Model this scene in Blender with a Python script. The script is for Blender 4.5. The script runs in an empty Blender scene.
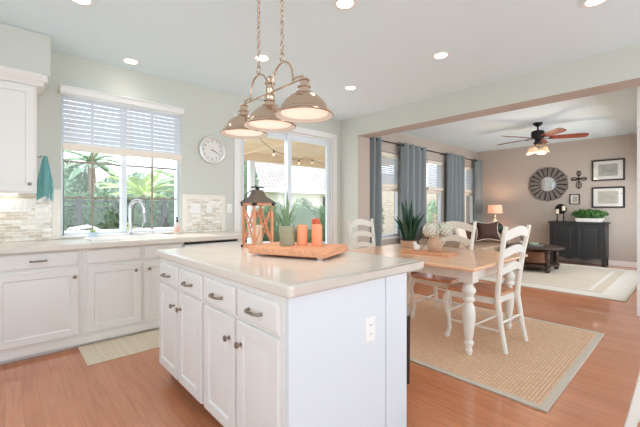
import bpy, bmesh, math, random
from mathutils import Vector, Matrix
random.seed(7)
PI = math.pi
C = bpy.context.scene.collection
scene = bpy.context.scene

# ------------------------------------------------------------------ camera
cam_d = bpy.data.cameras.new('camera'); cam = bpy.data.objects.new('camera', cam_d); C.objects.link(cam)
cam.location = (0, 0, 1.22); cam.rotation_euler = (PI/2, 0, -math.radians(42.43))
cam_d.sensor_fit = 'HORIZONTAL'; cam_d.sensor_width = 36.0; cam_d.lens = 344.6/640*36
cam_d.shift_y = -5.5/640; cam_d.clip_start = 0.02; cam_d.clip_end = 200
scene.camera = cam
# ------------------------------------------------------------------ colour management
scene.view_settings.view_transform = 'Standard'; scene.view_settings.look = 'None'
scene.view_settings.gamma = 1.0; scene.view_settings.use_curve_mapping = False
scene.view_settings.exposure = 0.08
try:
    scene.cycles.use_denoising = True
    scene.cycles.max_bounces = 10; scene.cycles.diffuse_bounces = 6; scene.cycles.transparent_max_bounces = 16
    scene.cycles.sample_clamp_indirect = 8.0
except Exception: pass
# ------------------------------------------------------------------ world: bright hazy summer sky
w = bpy.data.worlds.new('world'); scene.world = w; w.use_nodes = True
nt = w.node_tree; bg = nt.nodes['Background']
tc = nt.nodes.new('ShaderNodeTexCoord'); sx = nt.nodes.new('ShaderNodeSeparateXYZ'); rp = nt.nodes.new('ShaderNodeValToRGB')
nt.links.new(tc.outputs['Generated'], sx.inputs[0]); nt.links.new(sx.outputs['Z'], rp.inputs[0]); nt.links.new(rp.outputs[0], bg.inputs[0])
rp.color_ramp.elements[0].position = 0.0; rp.color_ramp.elements[0].color = (0.88, 0.95, 1.0, 1)
rp.color_ramp.elements[1].position = 0.7; rp.color_ramp.elements[1].color = (0.62, 0.80, 1.0, 1)
bg.inputs[1].default_value = 2.6
# ------------------------------------------------------------------ sun and area lights added to brighten the rooms
def light(name, kind, loc, rot, energy, color=(1, 1, 1), **kw):
    d = bpy.data.lights.new(name, kind); d.energy = energy; d.color = color
    for k, v in kw.items(): setattr(d, k, v)
    o = bpy.data.objects.new(name, d); C.objects.link(o); o.location = loc; o.rotation_euler = rot
    return o
light('sun', 'SUN', (0, 0, 10), (math.radians(38), 0, math.radians(-150)), 5.0, (1, .96, .9), angle=math.radians(3))
light('fill_rear', 'AREA', (2.1, -2.5, 1.45), (PI/2, 0, 0), 50, (.72, .88, 1.0), shape='RECTANGLE', size=5.8, size_y=2.1)  # added fill behind the camera, brightens kitchen and dining area
light('fill_side', 'AREA', (-1.5, 1.0, 1.5), (PI/2, 0, -PI/2), 8, (.74, .89, 1.0), shape='RECTANGLE', size=3.0, size_y=1.8)  # added weak fill from the left, out of view
light('fill_family', 'AREA', (7.4, 0.52, 1.25), (PI/2-.25, 0, 0), 48, (.9, .95, 1), shape='RECTANGLE', size=3.4, size_y=1.5)  # added fill aimed across the family room, out of view

# ================================================================== materials
MATS = {}
def s2l(c):
    return tuple(((v/255)/12.92 if v/255 <= .04045 else (((v/255)+.055)/1.055)**2.4) for v in c)
def mat(name, rgb, rough=.5, metal=0, noise=0.0, scale=20, bump=0.0, bscale=80, emit=None, spec=.5, coat=0, trans=0, alpha=None):
    m = bpy.data.materials.new(name); m.use_nodes = True; N = m.node_tree.nodes; L = m.node_tree.links
    b = N['Principled BSDF']; col = (*s2l(rgb), 1)
    b.inputs['Base Color'].default_value = col; b.inputs['Roughness'].default_value = rough
    b.inputs['Metallic'].default_value = metal; b.inputs['Specular IOR Level'].default_value = spec
    b.inputs['Coat Weight'].default_value = coat; b.inputs['Transmission Weight'].default_value = trans
    t = N.new('ShaderNodeTexCoord')
    if noise:
        n = N.new('ShaderNodeTexNoise'); n.inputs['Scale'].default_value = scale; n.inputs['Detail'].default_value = 4
        L.new(t.outputs['Object'], n.inputs['Vector'])
        mx = N.new('ShaderNodeMix'); mx.data_type = 'RGBA'
        mx.inputs[6].default_value = tuple(v*(1-noise) for v in col[:3])+(1,)
        mx.inputs[7].default_value = tuple(min(1, v*(1+noise)) for v in col[:3])+(1,)
        L.new(n.outputs['Fac'], mx.inputs[0]); L.new(mx.outputs[2], b.inputs['Base Color'])
    if bump:
        n2 = N.new('ShaderNodeTexNoise'); n2.inputs['Scale'].default_value = bscale
        L.new(t.outputs['Object'], n2.inputs['Vector'])
        bp = N.new('ShaderNodeBump'); bp.inputs['Strength'].default_value = bump; bp.inputs['Distance'].default_value = .01
        L.new(n2.outputs['Fac'], bp.inputs['Height']); L.new(bp.outputs[0], b.inputs['Normal'])
    if emit:
        b.inputs['Emission Color'].default_value = (*s2l(emit[0]), 1); b.inputs['Emission Strength'].default_value = emit[1]
    MATS[name] = m
    return m
def nodes(m): return m.node_tree.nodes, m.node_tree.links, m.node_tree.nodes['Principled BSDF']
def bricks(name, c1, c2, mortar, bw, bh, ms, rough=.4, rot=(0, 0, 0), var=None, offset=.5, bias=0, bumpd=.0, scale=1.0, grain=0, coat=0, distortion=None, gscale=(1, 1, 1)):
    m = mat(name, c1, rough, coat=coat); N, L, b = nodes(m)
    t = N.new('ShaderNodeTexCoord'); mp = N.new('ShaderNodeMapping'); mp.inputs['Rotation'].default_value = rot
    L.new(t.outputs['Object'], mp.inputs[0])
    br = N.new('ShaderNodeTexBrick'); L.new(mp.outputs[0], br.inputs[0])
    br.inputs['Color1'].default_value = (*s2l(c1), 1); br.inputs['Color2'].default_value = (*s2l(c2), 1); br.inputs['Mortar'].default_value = (*s2l(mortar), 1)
    br.inputs['Scale'].default_value = scale; br.inputs['Mortar Size'].default_value = ms; br.inputs['Brick Width'].default_value = bw
    br.inputs['Row Height'].default_value = bh; br.offset = offset; br.inputs['Bias'].default_value = bias; br.inputs['Mortar Smooth'].default_value = .1
    out = br.outputs['Color']
    if grain:
        mp2 = N.new('ShaderNodeMapping'); mp2.inputs['Scale'].default_value = gscale; L.new(mp.outputs[0], mp2.inputs[0])
        n = N.new('ShaderNodeTexNoise'); n.inputs['Scale'].default_value = 6; n.inputs['Detail'].default_value = 6; L.new(mp2.outputs[0], n.inputs['Vector'])
        mr = N.new('ShaderNodeMapRange'); mr.inputs[1].default_value = .3; mr.inputs[2].default_value = .7; mr.inputs[3].default_value = 1-grain; mr.inputs[4].default_value = 1+grain
        L.new(n.outputs['Fac'], mr.inputs[0])
        hs = N.new('ShaderNodeHueSaturation'); L.new(out, hs.inputs['Color']); L.new(mr.outputs[0], hs.inputs['Value']); out = hs.outputs[0]
    L.new(out, b.inputs['Base Color'])
    if bumpd:
        bp = N.new('ShaderNodeBump'); bp.inputs['Strength'].default_value = 1; bp.inputs['Distance'].default_value = bumpd; bp.invert = True
        L.new(br.outputs['Fac'], bp.inputs['Height']); L.new(bp.outputs[0], b.inputs['Normal'])
    return m
def wood(name, rgb, rough=.4, axis='X', dark=.75, coat=0, sc=3):
    m = mat(name, rgb, rough, coat=coat); N, L, b = nodes(m)
    t = N.new('ShaderNodeTexCoord'); mp = N.new('ShaderNodeMapping'); L.new(t.outputs['Object'], mp.inputs[0])
    s = [18, 18, 18]; s['XYZ'.index(axis)] = 1.2; mp.inputs['Scale'].default_value = s
    n = N.new('ShaderNodeTexNoise'); n.inputs['Scale'].default_value = sc; n.inputs['Detail'].default_value = 5; n.inputs['Distortion'].default_value = .6
    L.new(mp.outputs[0], n.inputs['Vector'])
    mx = N.new('ShaderNodeMix'); mx.data_type = 'RGBA'; c = s2l(rgb)
    mx.inputs[6].default_value = (*[v*dark for v in c], 1); mx.inputs[7].default_value = (*[min(1, v*1.12) for v in c], 1)
    mr = N.new('ShaderNodeMapRange'); mr.inputs[1].default_value = .3; mr.inputs[2].default_value = .65; L.new(n.outputs['Fac'], mr.inputs[0])
    L.new(mr.outputs[0], mx.inputs[0]); L.new(mx.outputs[2], b.inputs['Base Color'])
    return m
# paints
M_wall = mat('sage_wall_paint', (210, 212, 203), .75, bump=.05, bscale=150)
M_taupe = mat('taupe_wall_paint', (190, 178, 168), .75, bump=.05, bscale=150)
M_ceil = mat('cool_tinted_ceiling_paint', (228, 244, 250), .85, bump=.05, bscale=120)  # cyan tint in the colour cancels warm light bounced off the floor
M_white = mat('white_trim_paint', (238, 237, 234), .4)
M_cab = mat('white_cabinet_paint', (236, 233, 228), .33)
M_panel = mat('island_panel_paint', (226, 229, 234), .45)
M_winframe = mat('white_vinyl', (226, 234, 240), .35)
M_muntin = mat('tan_muntin', (150, 138, 126), .5)
M_nickel = mat('pewter', (150, 138, 124), .3, 1)
M_copper = mat('brushed_bronze_nickel', (210, 184, 162), .17, 1)
M_chrome = mat('chrome', (215, 218, 222), .12, 1)
M_steel = mat('stainless_steel', (170, 170, 172), .28, 1)
M_black = mat('black_metal', (30, 28, 27), .45, .3)
M_blackw = mat('black_painted_wood', (44, 44, 45), .45, noise=.15, scale=12)
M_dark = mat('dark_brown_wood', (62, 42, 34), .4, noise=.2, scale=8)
M_cream = mat('cream_painted_wood', (238, 233, 222), .42, noise=.03, scale=6)
M_counter = bricks('cream_counter_tile', (232, 220, 207), (228, 216, 203), (218, 205, 192), .305, .305, .003, rough=.22, offset=0, grain=.03, coat=.15)
M_counter_edge = mat('cream_counter_edge', (226, 217, 206), .22, coat=.15)
M_blind = mat('white_blind_slat', (214, 218, 224), .5)
M_blindrail = mat('cream_blind_rail', (238, 228, 214), .5)
M_mosaic = bricks('mosaic_backsplash_tile', (242, 239, 232), (196, 180, 154), (240, 237, 230), .105, .028, .002, rough=.25, rot=(PI/2, 0, 0), bias=-.15, grain=.12, gscale=(3, 8, 1))
M_tilew = bricks('cream_border_tile', (240, 234, 224), (236, 229, 218), (226, 220, 210), .15, .15, .002, rough=.25, rot=(PI/2, 0, 0))
M_teal = mat('teal_towel_cloth', (120, 176, 174), .95, noise=.12, scale=40, bump=.4, bscale=300)
M_mint = mat('pale_blue_cloth', (196, 222, 226), .95, bump=.4, bscale=300)
M_plastic = mat('white_plastic', (244, 242, 238), .35)
M_lampglow = mat('lamp_diffuser', (255, 250, 240), .5, emit=((255, 244, 226), 9))
M_shadeglow = mat('frosted_glass_diffuser', (255, 246, 236), .4, emit=((255, 240, 222), .4))
M_shadewhite = mat('white_enamel', (245, 236, 226), .4)
M_pinewood = wood('orange_pine', (226, 162, 122), .5, 'X', .82)
M_pinez = wood('orange_pine_upright', (224, 156, 116), .5, 'Z', .8)
M_tabletop = wood('honey_oak_top', (240, 190, 150), .25, 'Y', .86, coat=.3)
M_seat = wood('brown_seat_wood', (220, 156, 112), .28, 'Y', .75, coat=.2)
M_roofmetal = mat('aged_zinc', (116, 104, 94), .5, .6, noise=.2, scale=10)
M_candle = mat('peach_wax', (236, 158, 118), .5, spec=.3)
M_candled = mat('burnt_orange_wax', (200, 92, 52), .5)
M_candlew = mat('ivory_wax', (240, 224, 198), .6)
M_sagepot = mat('sage_ceramic', (156, 154, 126), .5, noise=.06, scale=30)
M_soil = mat('dark_soil', (62, 50, 42), .95, bump=.8, bscale=90)
M_aloe = mat('pale_green_leaf', (124, 150, 112), .5, noise=.2, scale=14)
M_snake = mat('dark_green_leaf', (40, 76, 54), .35, noise=.35, scale=25)
M_leaf = mat('green_leaf', (92, 128, 74), .6, noise=.3, scale=8)
M_leafg = mat('grey_green_leaf', (142, 160, 130), .6, noise=.2, scale=8)
M_petal = mat('white_petal', (246, 240, 226), .7, noise=.04)
M_jug = mat('buff_stoneware', (204, 168, 140), .6, noise=.12, scale=10)
M_ceramic = mat('white_ceramic', (240, 236, 230), .3)
M_basket = mat('woven_wicker', (150, 104, 74), .8, noise=.3, scale=60, bump=.8, bscale=120)
M_curtain = mat('grey_blue_curtain', (136, 144, 147), .9, noise=.06, scale=30, bump=.2, bscale=250)
M_sofa = mat('tan_sofa_fabric', (176, 150, 128), .9, noise=.05, scale=30, bump=.3, bscale=200)
M_sofab = mat('brown_leather', (118, 88, 70), .5, noise=.15, scale=6)
M_cushd = mat('dark_brown_cushion', (70, 44, 38), .85, noise=.1, scale=40)
M_cushc = mat('cream_cushion', (224, 212, 196), .9, bump=.3, bscale=150)
M_lampshade = mat('pink_linen_shade', (244, 196, 172), .8, emit=((255, 176, 136), .5))
M_greeng = mat('pale_green_glass', (170, 190, 172), .15)
M_dgreen = mat('dark_green_glass', (40, 56, 46), .2)
M_mirror = mat('mirror_glass', (225, 228, 228), .03, 1)
M_matboard = mat('white_mat_board', (226, 224, 216), .7)
M_print = mat('grey_landscape_print', (168, 168, 160), .6, noise=.45, scale=7)
M_print2 = mat('pale_landscape_print', (188, 184, 172), .6, noise=.35, scale=6)
M_fanwood = wood('cherry_fan_blade', (132, 66, 44), .35, 'X', .7)
M_fanglow = mat('amber_glass_shade', (255, 230, 200), .4, emit=((255, 206, 150), .35))
M_taupefab = mat('taupe_upholstery', (150, 138, 130), .9)
M_brick = bricks('tan_brick', (204, 184, 158), (186, 164, 138), (214, 204, 190), .22, .075, .008, rough=.9, rot=(PI/2, 0, 0))
M_floor = bricks('honey_hardwood_floor', (206, 136, 98), (197, 127, 90), (180, 112, 78), 1.3, .083, .001, rough=.2, rot=(0, 0, PI/2), grain=.12, gscale=(.5, 7, 1), coat=.3)
M_stucco = mat('pale_stucco', (232, 226, 216), .9, bump=.4, bscale=40)
M_rooftile = bricks('terracotta_roof_tile', (188, 176, 168), (170, 156, 148), (140, 126, 118), .25, .3, .03, rough=.85)
M_patio = mat('patio_concrete', (206, 200, 192), .85, noise=.08, scale=3)
M_lawn = mat('lawn_grass', (120, 146, 88), .95, noise=.3, scale=20)
M_beige = bricks('beige_patio_cover_boards', (222, 202, 172), (214, 192, 162), (186, 164, 136), 8.0, .11, .006, rough=.7)
M_beigebeam = mat('beige_beam_paint', (224, 204, 176), .7)
M_iron = mat('black_iron_railing', (84, 83, 83), .5, .3)
M_trunk = mat('palm_bark', (158, 136, 116), .95, noise=.3, scale=12, bump=.8, bscale=20)
M_hedge = mat('hedge_leaf', (112, 136, 96), .8, noise=.6, scale=9)
M_tree = mat('tree_leaf', (150, 172, 140), .8, noise=.5, scale=7)
M_palml = mat('palm_leaf', (196, 210, 140), .6, noise=.3, scale=2)
M_palmg = mat('green_palm_leaf', (150, 176, 138), .6, noise=.3, scale=2)
M_flowy = mat('yellow_flower_shrub', (206, 206, 90), .7, noise=.2, scale=4)
# glass that lets daylight through
M_glass = bpy.data.materials.new('window_glass'); M_glass.use_nodes = True
N = M_glass.node_tree.nodes; L = M_glass.node_tree.links; N.remove(N['Principled BSDF'])
tr = N.new('ShaderNodeBsdfTransparent'); gl = N.new('ShaderNodeBsdfGlossy'); gl.inputs['Roughness'].default_value = .02
mx = N.new('ShaderNodeMixShader'); lw = N.new('ShaderNodeLayerWeight'); pw = N.new('ShaderNodeMath'); pw.operation = 'POWER'; pw.inputs[1].default_value = 4; ml = N.new('ShaderNodeMath'); ml.operation = 'MULTIPLY_ADD'; ml.inputs[1].default_value = .6; ml.inputs[2].default_value = .03
L.new(lw.outputs['Facing'], pw.inputs[0]); L.new(pw.outputs[0], ml.inputs[0]); L.new(ml.outputs[0], mx.inputs[0]); L.new(tr.outputs[0], mx.inputs[1]); L.new(gl.outputs[0], mx.inputs[2]); L.new(mx.outputs[0], N['Material Output'].inputs[0])
# jute weave
M_jute = mat('jute_weave', (219, 183, 148), .95); N, L, b = nodes(M_jute)
t = N.new('ShaderNodeTexCoord'); ck = N.new('ShaderNodeTexBrick'); L.new(t.outputs['Object'], ck.inputs[0])
ck.inputs['Color1'].default_value = (*s2l((244, 208, 174)), 1); ck.inputs['Color2'].default_value = (*s2l((232, 192, 156)), 1); ck.inputs['Mortar'].default_value = (*s2l((212, 170, 134)), 1)
ck.inputs['Scale'].default_value = 1; ck.inputs['Brick Width'].default_value = .03; ck.inputs['Row Height'].default_value = .022; ck.inputs['Mortar Size'].default_value = .0032; ck.inputs['Mortar Smooth'].default_value = .6
L.new(ck.outputs['Color'], b.inputs['Base Color'])
bp = N.new('ShaderNodeBump'); bp.invert = True; bp.inputs['Distance'].default_value = .004; L.new(ck.outputs['Fac'], bp.inputs['Height']); L.new(bp.outputs[0], b.inputs['Normal'])
M_juteb = mat('grey_beige_rug_binding', (212, 199, 182), .95, bump=.4, bscale=200)
M_rug2 = mat('cream_wool_rug', (196, 184, 168), .95, noise=.09, scale=3, bump=.4, bscale=120)
M_rug2b = mat('pale_grey_rug_band', (214, 209, 200), .95, noise=.06, scale=5, bump=.4, bscale=120)
M_mat = bricks('ribbed_beige_mat', (240, 226, 206), (230, 214, 192), (208, 192, 170), 3.0, .016, .003, rough=.95, rot=(0, 0, PI/2))

# ================================================================== geometry helpers
class MB:
    def __init__(s): s.v = []; s.f = []; s.m = []
    def add(s, vs, fs, mi=0):
        o = len(s.v); s.v += [tuple(p) for p in vs]; s.f += [tuple(i+o for i in f) for f in fs]; s.m += [mi]*len(fs); return s
    def box(s, x0, y0, z0, x1, y1, z1, mi=0):
        v = [(x0, y0, z0), (x1, y0, z0), (x1, y1, z0), (x0, y1, z0), (x0, y0, z1), (x1, y0, z1), (x1, y1, z1), (x0, y1, z1)]
        return s.add(v, [(0, 3, 2, 1), (4, 5, 6, 7), (0, 1, 5, 4), (1, 2, 6, 5), (2, 3, 7, 6), (3, 0, 4, 7)], mi)
    def sides(s, x0, y0, z0, x1, y1, z1, mats):   # mats in order bottom, top, -y, +x, +y, -x
        k = len(s.m); s.box(x0, y0, z0, x1, y1, z1)
        for i in range(6): s.m[k+i] = mats[i]
        return s
    def frame(s, p, d):
        d = Vector(d).normalized(); u = Vector((0, 0, 1)) if abs(d.z) < .95 else Vector((1, 0, 0))
        a = d.cross(u).normalized(); return a, d.cross(a).normalized()*-1
    def tube(s, pts, r, n=10, caps=True, closed=False, flat=None):
        pts = [Vector(p) for p in pts]; k = len(pts); rs = r if isinstance(r, (list, tuple)) else [r]*k
        vs = []; prev = None
        for i, p in enumerate(pts):
            if closed: d = pts[(i+1) % k]-pts[i-1]
            else: d = pts[min(i+1, k-1)]-pts[max(i-1, 0)]
            d.normalize()
            if prev is None: a, b = s.frame(p, d)
            else:
                a = (prev-d*prev.dot(d)).normalized(); b = d.cross(a)
            if prev is None: b = d.cross(a)
            prev = a
            for j in range(n):
                t = 2*PI*j/n; rr = rs[i]
                fa, fb = (rr, rr) if flat is None else (rr*flat[0], rr*flat[1])
                vs.append(p+a*math.cos(t)*fa+b*math.sin(t)*fb)
        fs = []
        for i in range(k if closed else k-1):
            for j in range(n):
                q = (i+1) % k; fs.append((i*n+j, i*n+(j+1) % n, q*n+(j+1) % n, q*n+j))
        if caps and not closed: fs += [tuple(range(n))[::-1], tuple((k-1)*n+j for j in range(n))]
        return s.add(vs, fs)
    def cyl(s, p0, p1, r0, r1=None, n=20): return s.tube([p0, p1], [r0, r0 if r1 is None else r1], n)
    def lathe(s, prof, c=(0, 0, 0), n=24, M=None, cap=True):
        c = Vector(c); vs = []; k = len(prof)
        for r, z in prof:
            for j in range(n):
                t = 2*PI*j/n; p = Vector((r*math.cos(t), r*math.sin(t), z))
                if M: p = M @ p
                vs.append(p+c)
        fs = [(i*n+j, i*n+(j+1) % n, (i+1)*n+(j+1) % n, (i+1)*n+j) for i in range(k-1) for j in range(n)]
        if cap and prof[0][0] > 1e-4: fs.append(tuple(range(n))[::-1])
        if cap and prof[-1][0] > 1e-4: fs.append(tuple((k-1)*n+j for j in range(n)))
        return s.add(vs, fs)
    def sphere(s, c, r, n=16, m=10):
        rx, ry, rz = r if isinstance(r, (tuple, list)) else (r, r, r); c = Vector(c)
        vs = []; 
        for i in range(m+1):
            ph = PI*i/m
            for j in range(n):
                t = 2*PI*j/n; vs.append(c+Vector((rx*max(1e-4, math.sin(ph))*math.cos(t), ry*max(1e-4, math.sin(ph))*math.sin(t), -rz*math.cos(ph))))
        fs = [(i*n+j, i*n+(j+1) % n, (i+1)*n+(j+1) % n, (i+1)*n+j) for i in range(m) for j in range(n)]
        return s.add(vs, fs)
    def prism(s, poly, y0, y1, axis='y'):    # poly: list of (a,b); extruded along axis
        n = len(poly)
        def mk(a, b, c): return {'y': (a, c, b), 'x': (c, a, b), 'z': (a, b, c)}[axis]
        vs = [mk(a, b, y0) for a, b in poly]+[mk(a, b, y1) for a, b in poly]
        fs = [tuple(range(n)), tuple(range(n, 2*n))[::-1]]+[(i, n+i, n+(i+1) % n, (i+1) % n) for i in range(n)]
        return s.add(vs, fs)
    def rings(s, O, S, T, Nn, w, h, prof):    # raised panel: prof = list of (inset, height along N), closed with a centre face
        O, S, T, Nn = map(Vector, (O, S, T, Nn)); vs = []
        for ins, hh in prof:
            for a, b_ in ((ins, ins), (w-ins, ins), (w-ins, h-ins), (ins, h-ins)): vs.append(O+S*a+T*b_+Nn*hh)
        k = len(prof); fs = [(i*4+j, i*4+(j+1) % 4, (i+1)*4+(j+1) % 4, (i+1)*4+j) for i in range(k-1) for j in range(4)]
        fs.append(((k-1)*4, (k-1)*4+1, (k-1)*4+2, (k-1)*4+3)); fs.append((3, 2, 1, 0))
        return s.add(vs, fs)
    def leaves(s, c, rad, n, size, shell=.55):
        c = Vector(c)
        for _ in range(n):
            d = Vector((random.gauss(0, 1), random.gauss(0, 1), random.gauss(0, 1))).normalized()
            q = random.uniform(shell, 1)**.6
            p = c+Vector((d.x*rad[0], d.y*rad[1], d.z*rad[2]))*q
            a = Vector((random.gauss(0, 1), random.gauss(0, 1), random.gauss(0, 1))).normalized(); b_ = a.cross(d+Vector((.01, .02, .03))).normalized()
            z = size*random.uniform(.6, 1.3)
            s.add([p-a*z, p+b_*z*.45, p+a*z, p-b_*z*.45], [(0, 1, 2, 3)])
        return s
    def build(s, name, m, parent=None, bevel=0, world=False, seg=2, sharp=38, sub=0):
        vs = s.v
        if world and parent is not None:
            off = Vector((0, 0, 0)); q = parent
            while q: off += q.location; q = q.parent
            vs = [Vector(p)-off for p in vs]
        me = bpy.data.meshes.new(name); me.from_pydata([tuple(p) for p in vs], [], s.f)
        for x in (m if isinstance(m, (list, tuple)) else [m]): me.materials.append(x)
        if isinstance(m, (list, tuple)): me.polygons.foreach_set('material_index', s.m)
        bm = bmesh.new(); bm.from_mesh(me); bmesh.ops.remove_doubles(bm, verts=bm.verts, dist=1e-6) if len(bm.verts) < 4000 else None
        if len(bm.faces) < 6000: bmesh.ops.recalc_face_normals(bm, faces=bm.faces)
        bm.to_mesh(me); bm.free()
        me.polygons.foreach_set('use_smooth', [True]*len(me.polygons)); me.set_sharp_from_angle(angle=math.radians(sharp)); me.update()
        o = bpy.data.objects.new(name, me); C.objects.link(o)
        if parent is not None: o.parent = parent
        if sub:
            md = o.modifiers.new('sub', 'SUBSURF'); md.levels = sub; md.render_levels = sub
        if bevel:
            md = o.modifiers.new('bevel', 'BEVEL'); md.width = bevel; md.segments = seg; md.limit_method = 'ANGLE'; md.angle_limit = math.radians(40)
            md.harden_normals = False
        return o
def tag(o, label, cat, group=None, kind=None):
    o['label'] = label; o['category'] = cat
    if group: o['group'] = group
    if kind: o['kind'] = kind
    return o
def thing(name, label, cat, loc=(0, 0, 0), rz=0, group=None):
    o = bpy.data.objects.new(name, None); C.objects.link(o); o.location = loc; o.rotation_euler = (0, 0, rz); o.empty_display_size = .1
    return tag(o, label, cat, group)
def struct(name, mb, m, parent=None, **k):
    o = mb.build(name, m, parent, **k)
    if parent is None: o['kind'] = 'structure'
    return o
def sroot(name, loc=(0, 0, 0)):
    o = bpy.data.objects.new(name, None); C.objects.link(o); o.location = loc; o['kind'] = 'structure'; return o
def copy_tree(o, parent=None):
    c = o.copy(); C.objects.link(c); c.parent = parent
    for ch in list(o.children): copy_tree(ch, c)
    return c
def dup(o, loc, label, rz=None, group=None):
    c = copy_tree(o); c.location = loc; c['label'] = label
    if rz is not None: c.rotation_euler = (0, 0, rz)
    if group: c['group'] = group
    return c

# ================================================================== room shell
H = 2.74; WY = 4.20; FX = 9.50; FY = 4.03
struct('floor', MB().box(-1.6, -2.6, -.1, FX+.15, WY+.15, 0), M_floor)
struct('ceiling', MB().box(-1.6, -2.6, H, 4.62, WY+.15, H+.12), M_ceil)
struct('ceiling_family_room', MB().box(4.62, -2.6, H, FX+.15, WY+.15, H+.12), M_ceil)
def wall_holes(mb, x0, x1, y0, y1, z0, z1, holes):
    xs = x0
    for hx0, hx1, hz0, hz1 in sorted(holes):
        if hx0 > xs: mb.box(xs, y0, z0, hx0, y1, z1)
        if hz0 > z0: mb.box(hx0, y0, z0, hx1, y1, hz0)
        if hz1 < z1: mb.box(hx0, y0, hz1, hx1, y1, z1)
        xs = hx1
    mb.box(xs, y0, z0, x1, y1, z1); return mb
K1 = (.405, 1.56, .945, 2.36); K2 = (2.36, 4.13, 0, 2.39)
struct('wall_kitchen_back', wall_holes(MB(), -1.6, 4.31, WY, WY+.15, 0, H, [K1, K2]), M_wall)
FW = [(5.17, 5.90), (6.88, 7.62), (8.64, 9.36)]
struct('wall_family_windows', wall_holes(MB(), 4.62, FX, FY, FY+.17, 0, H, [(a, b, .66, 2.30) for a, b in FW]), M_taupe)
struct('wall_stub', MB().sides(4.31, 3.79, 0, 4.62, WY+.15, H, [0, 0, 1, 1, 0, 0]), [M_wall, M_taupe])
struct('wall_header', MB().sides(4.31, -2.6, 2.42, 4.62, 3.79, H, [1, 0, 0, 1, 0, 0]), [M_wall, M_taupe])
struct('wall_far', MB().box(FX, .31, 0, FX+.15, WY+.15, H), M_taupe)
struct('wall_family_right', wall_holes(MB(), 5.45, FX, .31, .46, 0, H, [(5.7, 9.1, .5, 2.0)]), M_taupe)
struct('wall_hall', MB().box(5.30, -2.6, 0, 5.45, .46, H), M_white)
struct('wall_left', MB().box(-1.75, -2.6, 0, -1.6, -.5, H).box(-1.75, 2.5, 0, -1.6, WY+.15, H).box(-1.75, -.5, 0, -1.6, 2.5, .6).box(-1.75, -.5, 2.4, -1.6, 2.5, H), M_wall)
struct('wall_rear', wall_holes(MB(), -1.75, 5.45, -2.75, -2.6, 0, H, [(-.8, 5.0, .4, 2.5)]), M_wall)
struct('wall_soffit', MB().box(-1.6, 3.84, 2.375, .30, WY, H), M_wall, bevel=.012)
struct('baseboard_far', MB().box(FX-.015, .46, 0, FX, FY, .11), M_white, bevel=.004)
struct('baseboard_family', MB().box(4.62, FY-.015, 0, FX-.015, FY, .11), M_white, bevel=.004)
struct('baseboard_stub', MB().box(4.31, 3.775, 0, 4.635, 3.79, .11).box(4.295, 3.775, 0, 4.31, WY, .11), M_white, bevel=.004)

# ---- kitchen window
def window_unit(name, x0, x1, z0, z1, y, cols, rowsz, mull=None, frame=.045, fm=M_winframe, mm=M_muntin, mw=.019):
    r = sroot(name, ((x0+x1)/2, y, z0)); f = MB(); t = .04
    f.box(x0, y-t, z0, x0+frame, y+t, z1).box(x1-frame, y-t, z0, x1, y+t, z1).box(x0+frame, y-t, z0, x1-frame, y+t, z0+frame).box(x0+frame, y-t, z1-frame, x1-frame, y+t, z1)
    if mull: f.box(mull[0], y-t, z0+frame, mull[1], y+t, z1-frame)
    f.build('window_frame', fm, r, bevel=.004, world=True)
    MB().box(x0+frame, y-.003, z0+frame, x1-frame, y+.003, z1-frame).build('pane', M_glass, r, world=True)
    g = MB()
    for x in cols: g.box(x-mw/2, y-.012, z0+frame, x+mw/2, y-.004, z1-frame)
    for z in rowsz: g.box(x0+frame, y-.013, z-mw/2, x1-frame, y-.005, z+mw/2)
    if cols or rowsz: g.build('muntins', mm, r, world=True)
    return r
w1 = window_unit('window_1', .405, 1.56, .945, 2.36, WY+.09, [.677, 1.265], [1.325, 1.69], mull=(.94, .995), frame=.025)
MB().box(.395, 4.185, .925, 1.57, WY+.06, .947).build('window_sill', M_white, w1, bevel=.003, world=True)
# ---- patio door with casing
d1 = sroot('door_1', (3.24, WY, 0)); cs = MB()
cs.box(2.27, WY-.02, 0, 2.36, WY, 2.48).box(4.13, WY-.02, 0, 4.22, WY, 2.48).box(2.36, WY-.02, 2.39, 4.13, WY, 2.48)
cs.box(2.36, WY, 0, 2.39, WY+.15, 2.39).box(4.10, WY, 0, 4.13, WY+.15, 2.39).box(2.39, WY, 2.36, 4.10, WY+.15, 2.39)
cs.build('door_casing', M_white, d1, bevel=.005, world=True)
for nx0, nx1, yy in ((2.39, 3.27, WY+.09), (3.20, 4.10, WY+.05)):
    s = MB(); a = .075
    s.box(nx0, yy-.02, .02, nx0+a, yy+.02, 2.36).box(nx1-a, yy-.02, .02, nx1, yy+.02, 2.36).box(nx0+a, yy-.02, .02, nx1-a, yy+.02, .12).box(nx0+a, yy-.02, 2.27, nx1-a, yy+.02, 2.36)
    p = s.build('door_sash', M_winframe, d1, bevel=.004, world=True)
    MB().box(nx0+a, yy-.003, .12, nx1-a, yy+.003, 2.27).build('pane', M_glass, p, world=True)
MB().box(3.215, WY+.005, .95, 3.235, WY+.03, 1.2).build('door_handle', M_plastic, d1, bevel=.005, world=True)
# ---- family room windows
for i, (a, b_) in enumerate(FW):
    r = window_unit('window_%d' % (i+2), a, b_, .66, 2.30, FY+.09, [], [], frame=.04)
    t = MB(); t.box(a, FY+.04, 1.555, b_, FY+.12, 1.61); t.build('meeting_rail', M_blindrail, r, bevel=.003, world=True)
    t = MB(); t.box(a-.05, FY-.02, .62, b_+.05, FY+.06, .66); t.build('window_sill', M_white, r, bevel=.004, world=True)

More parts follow.
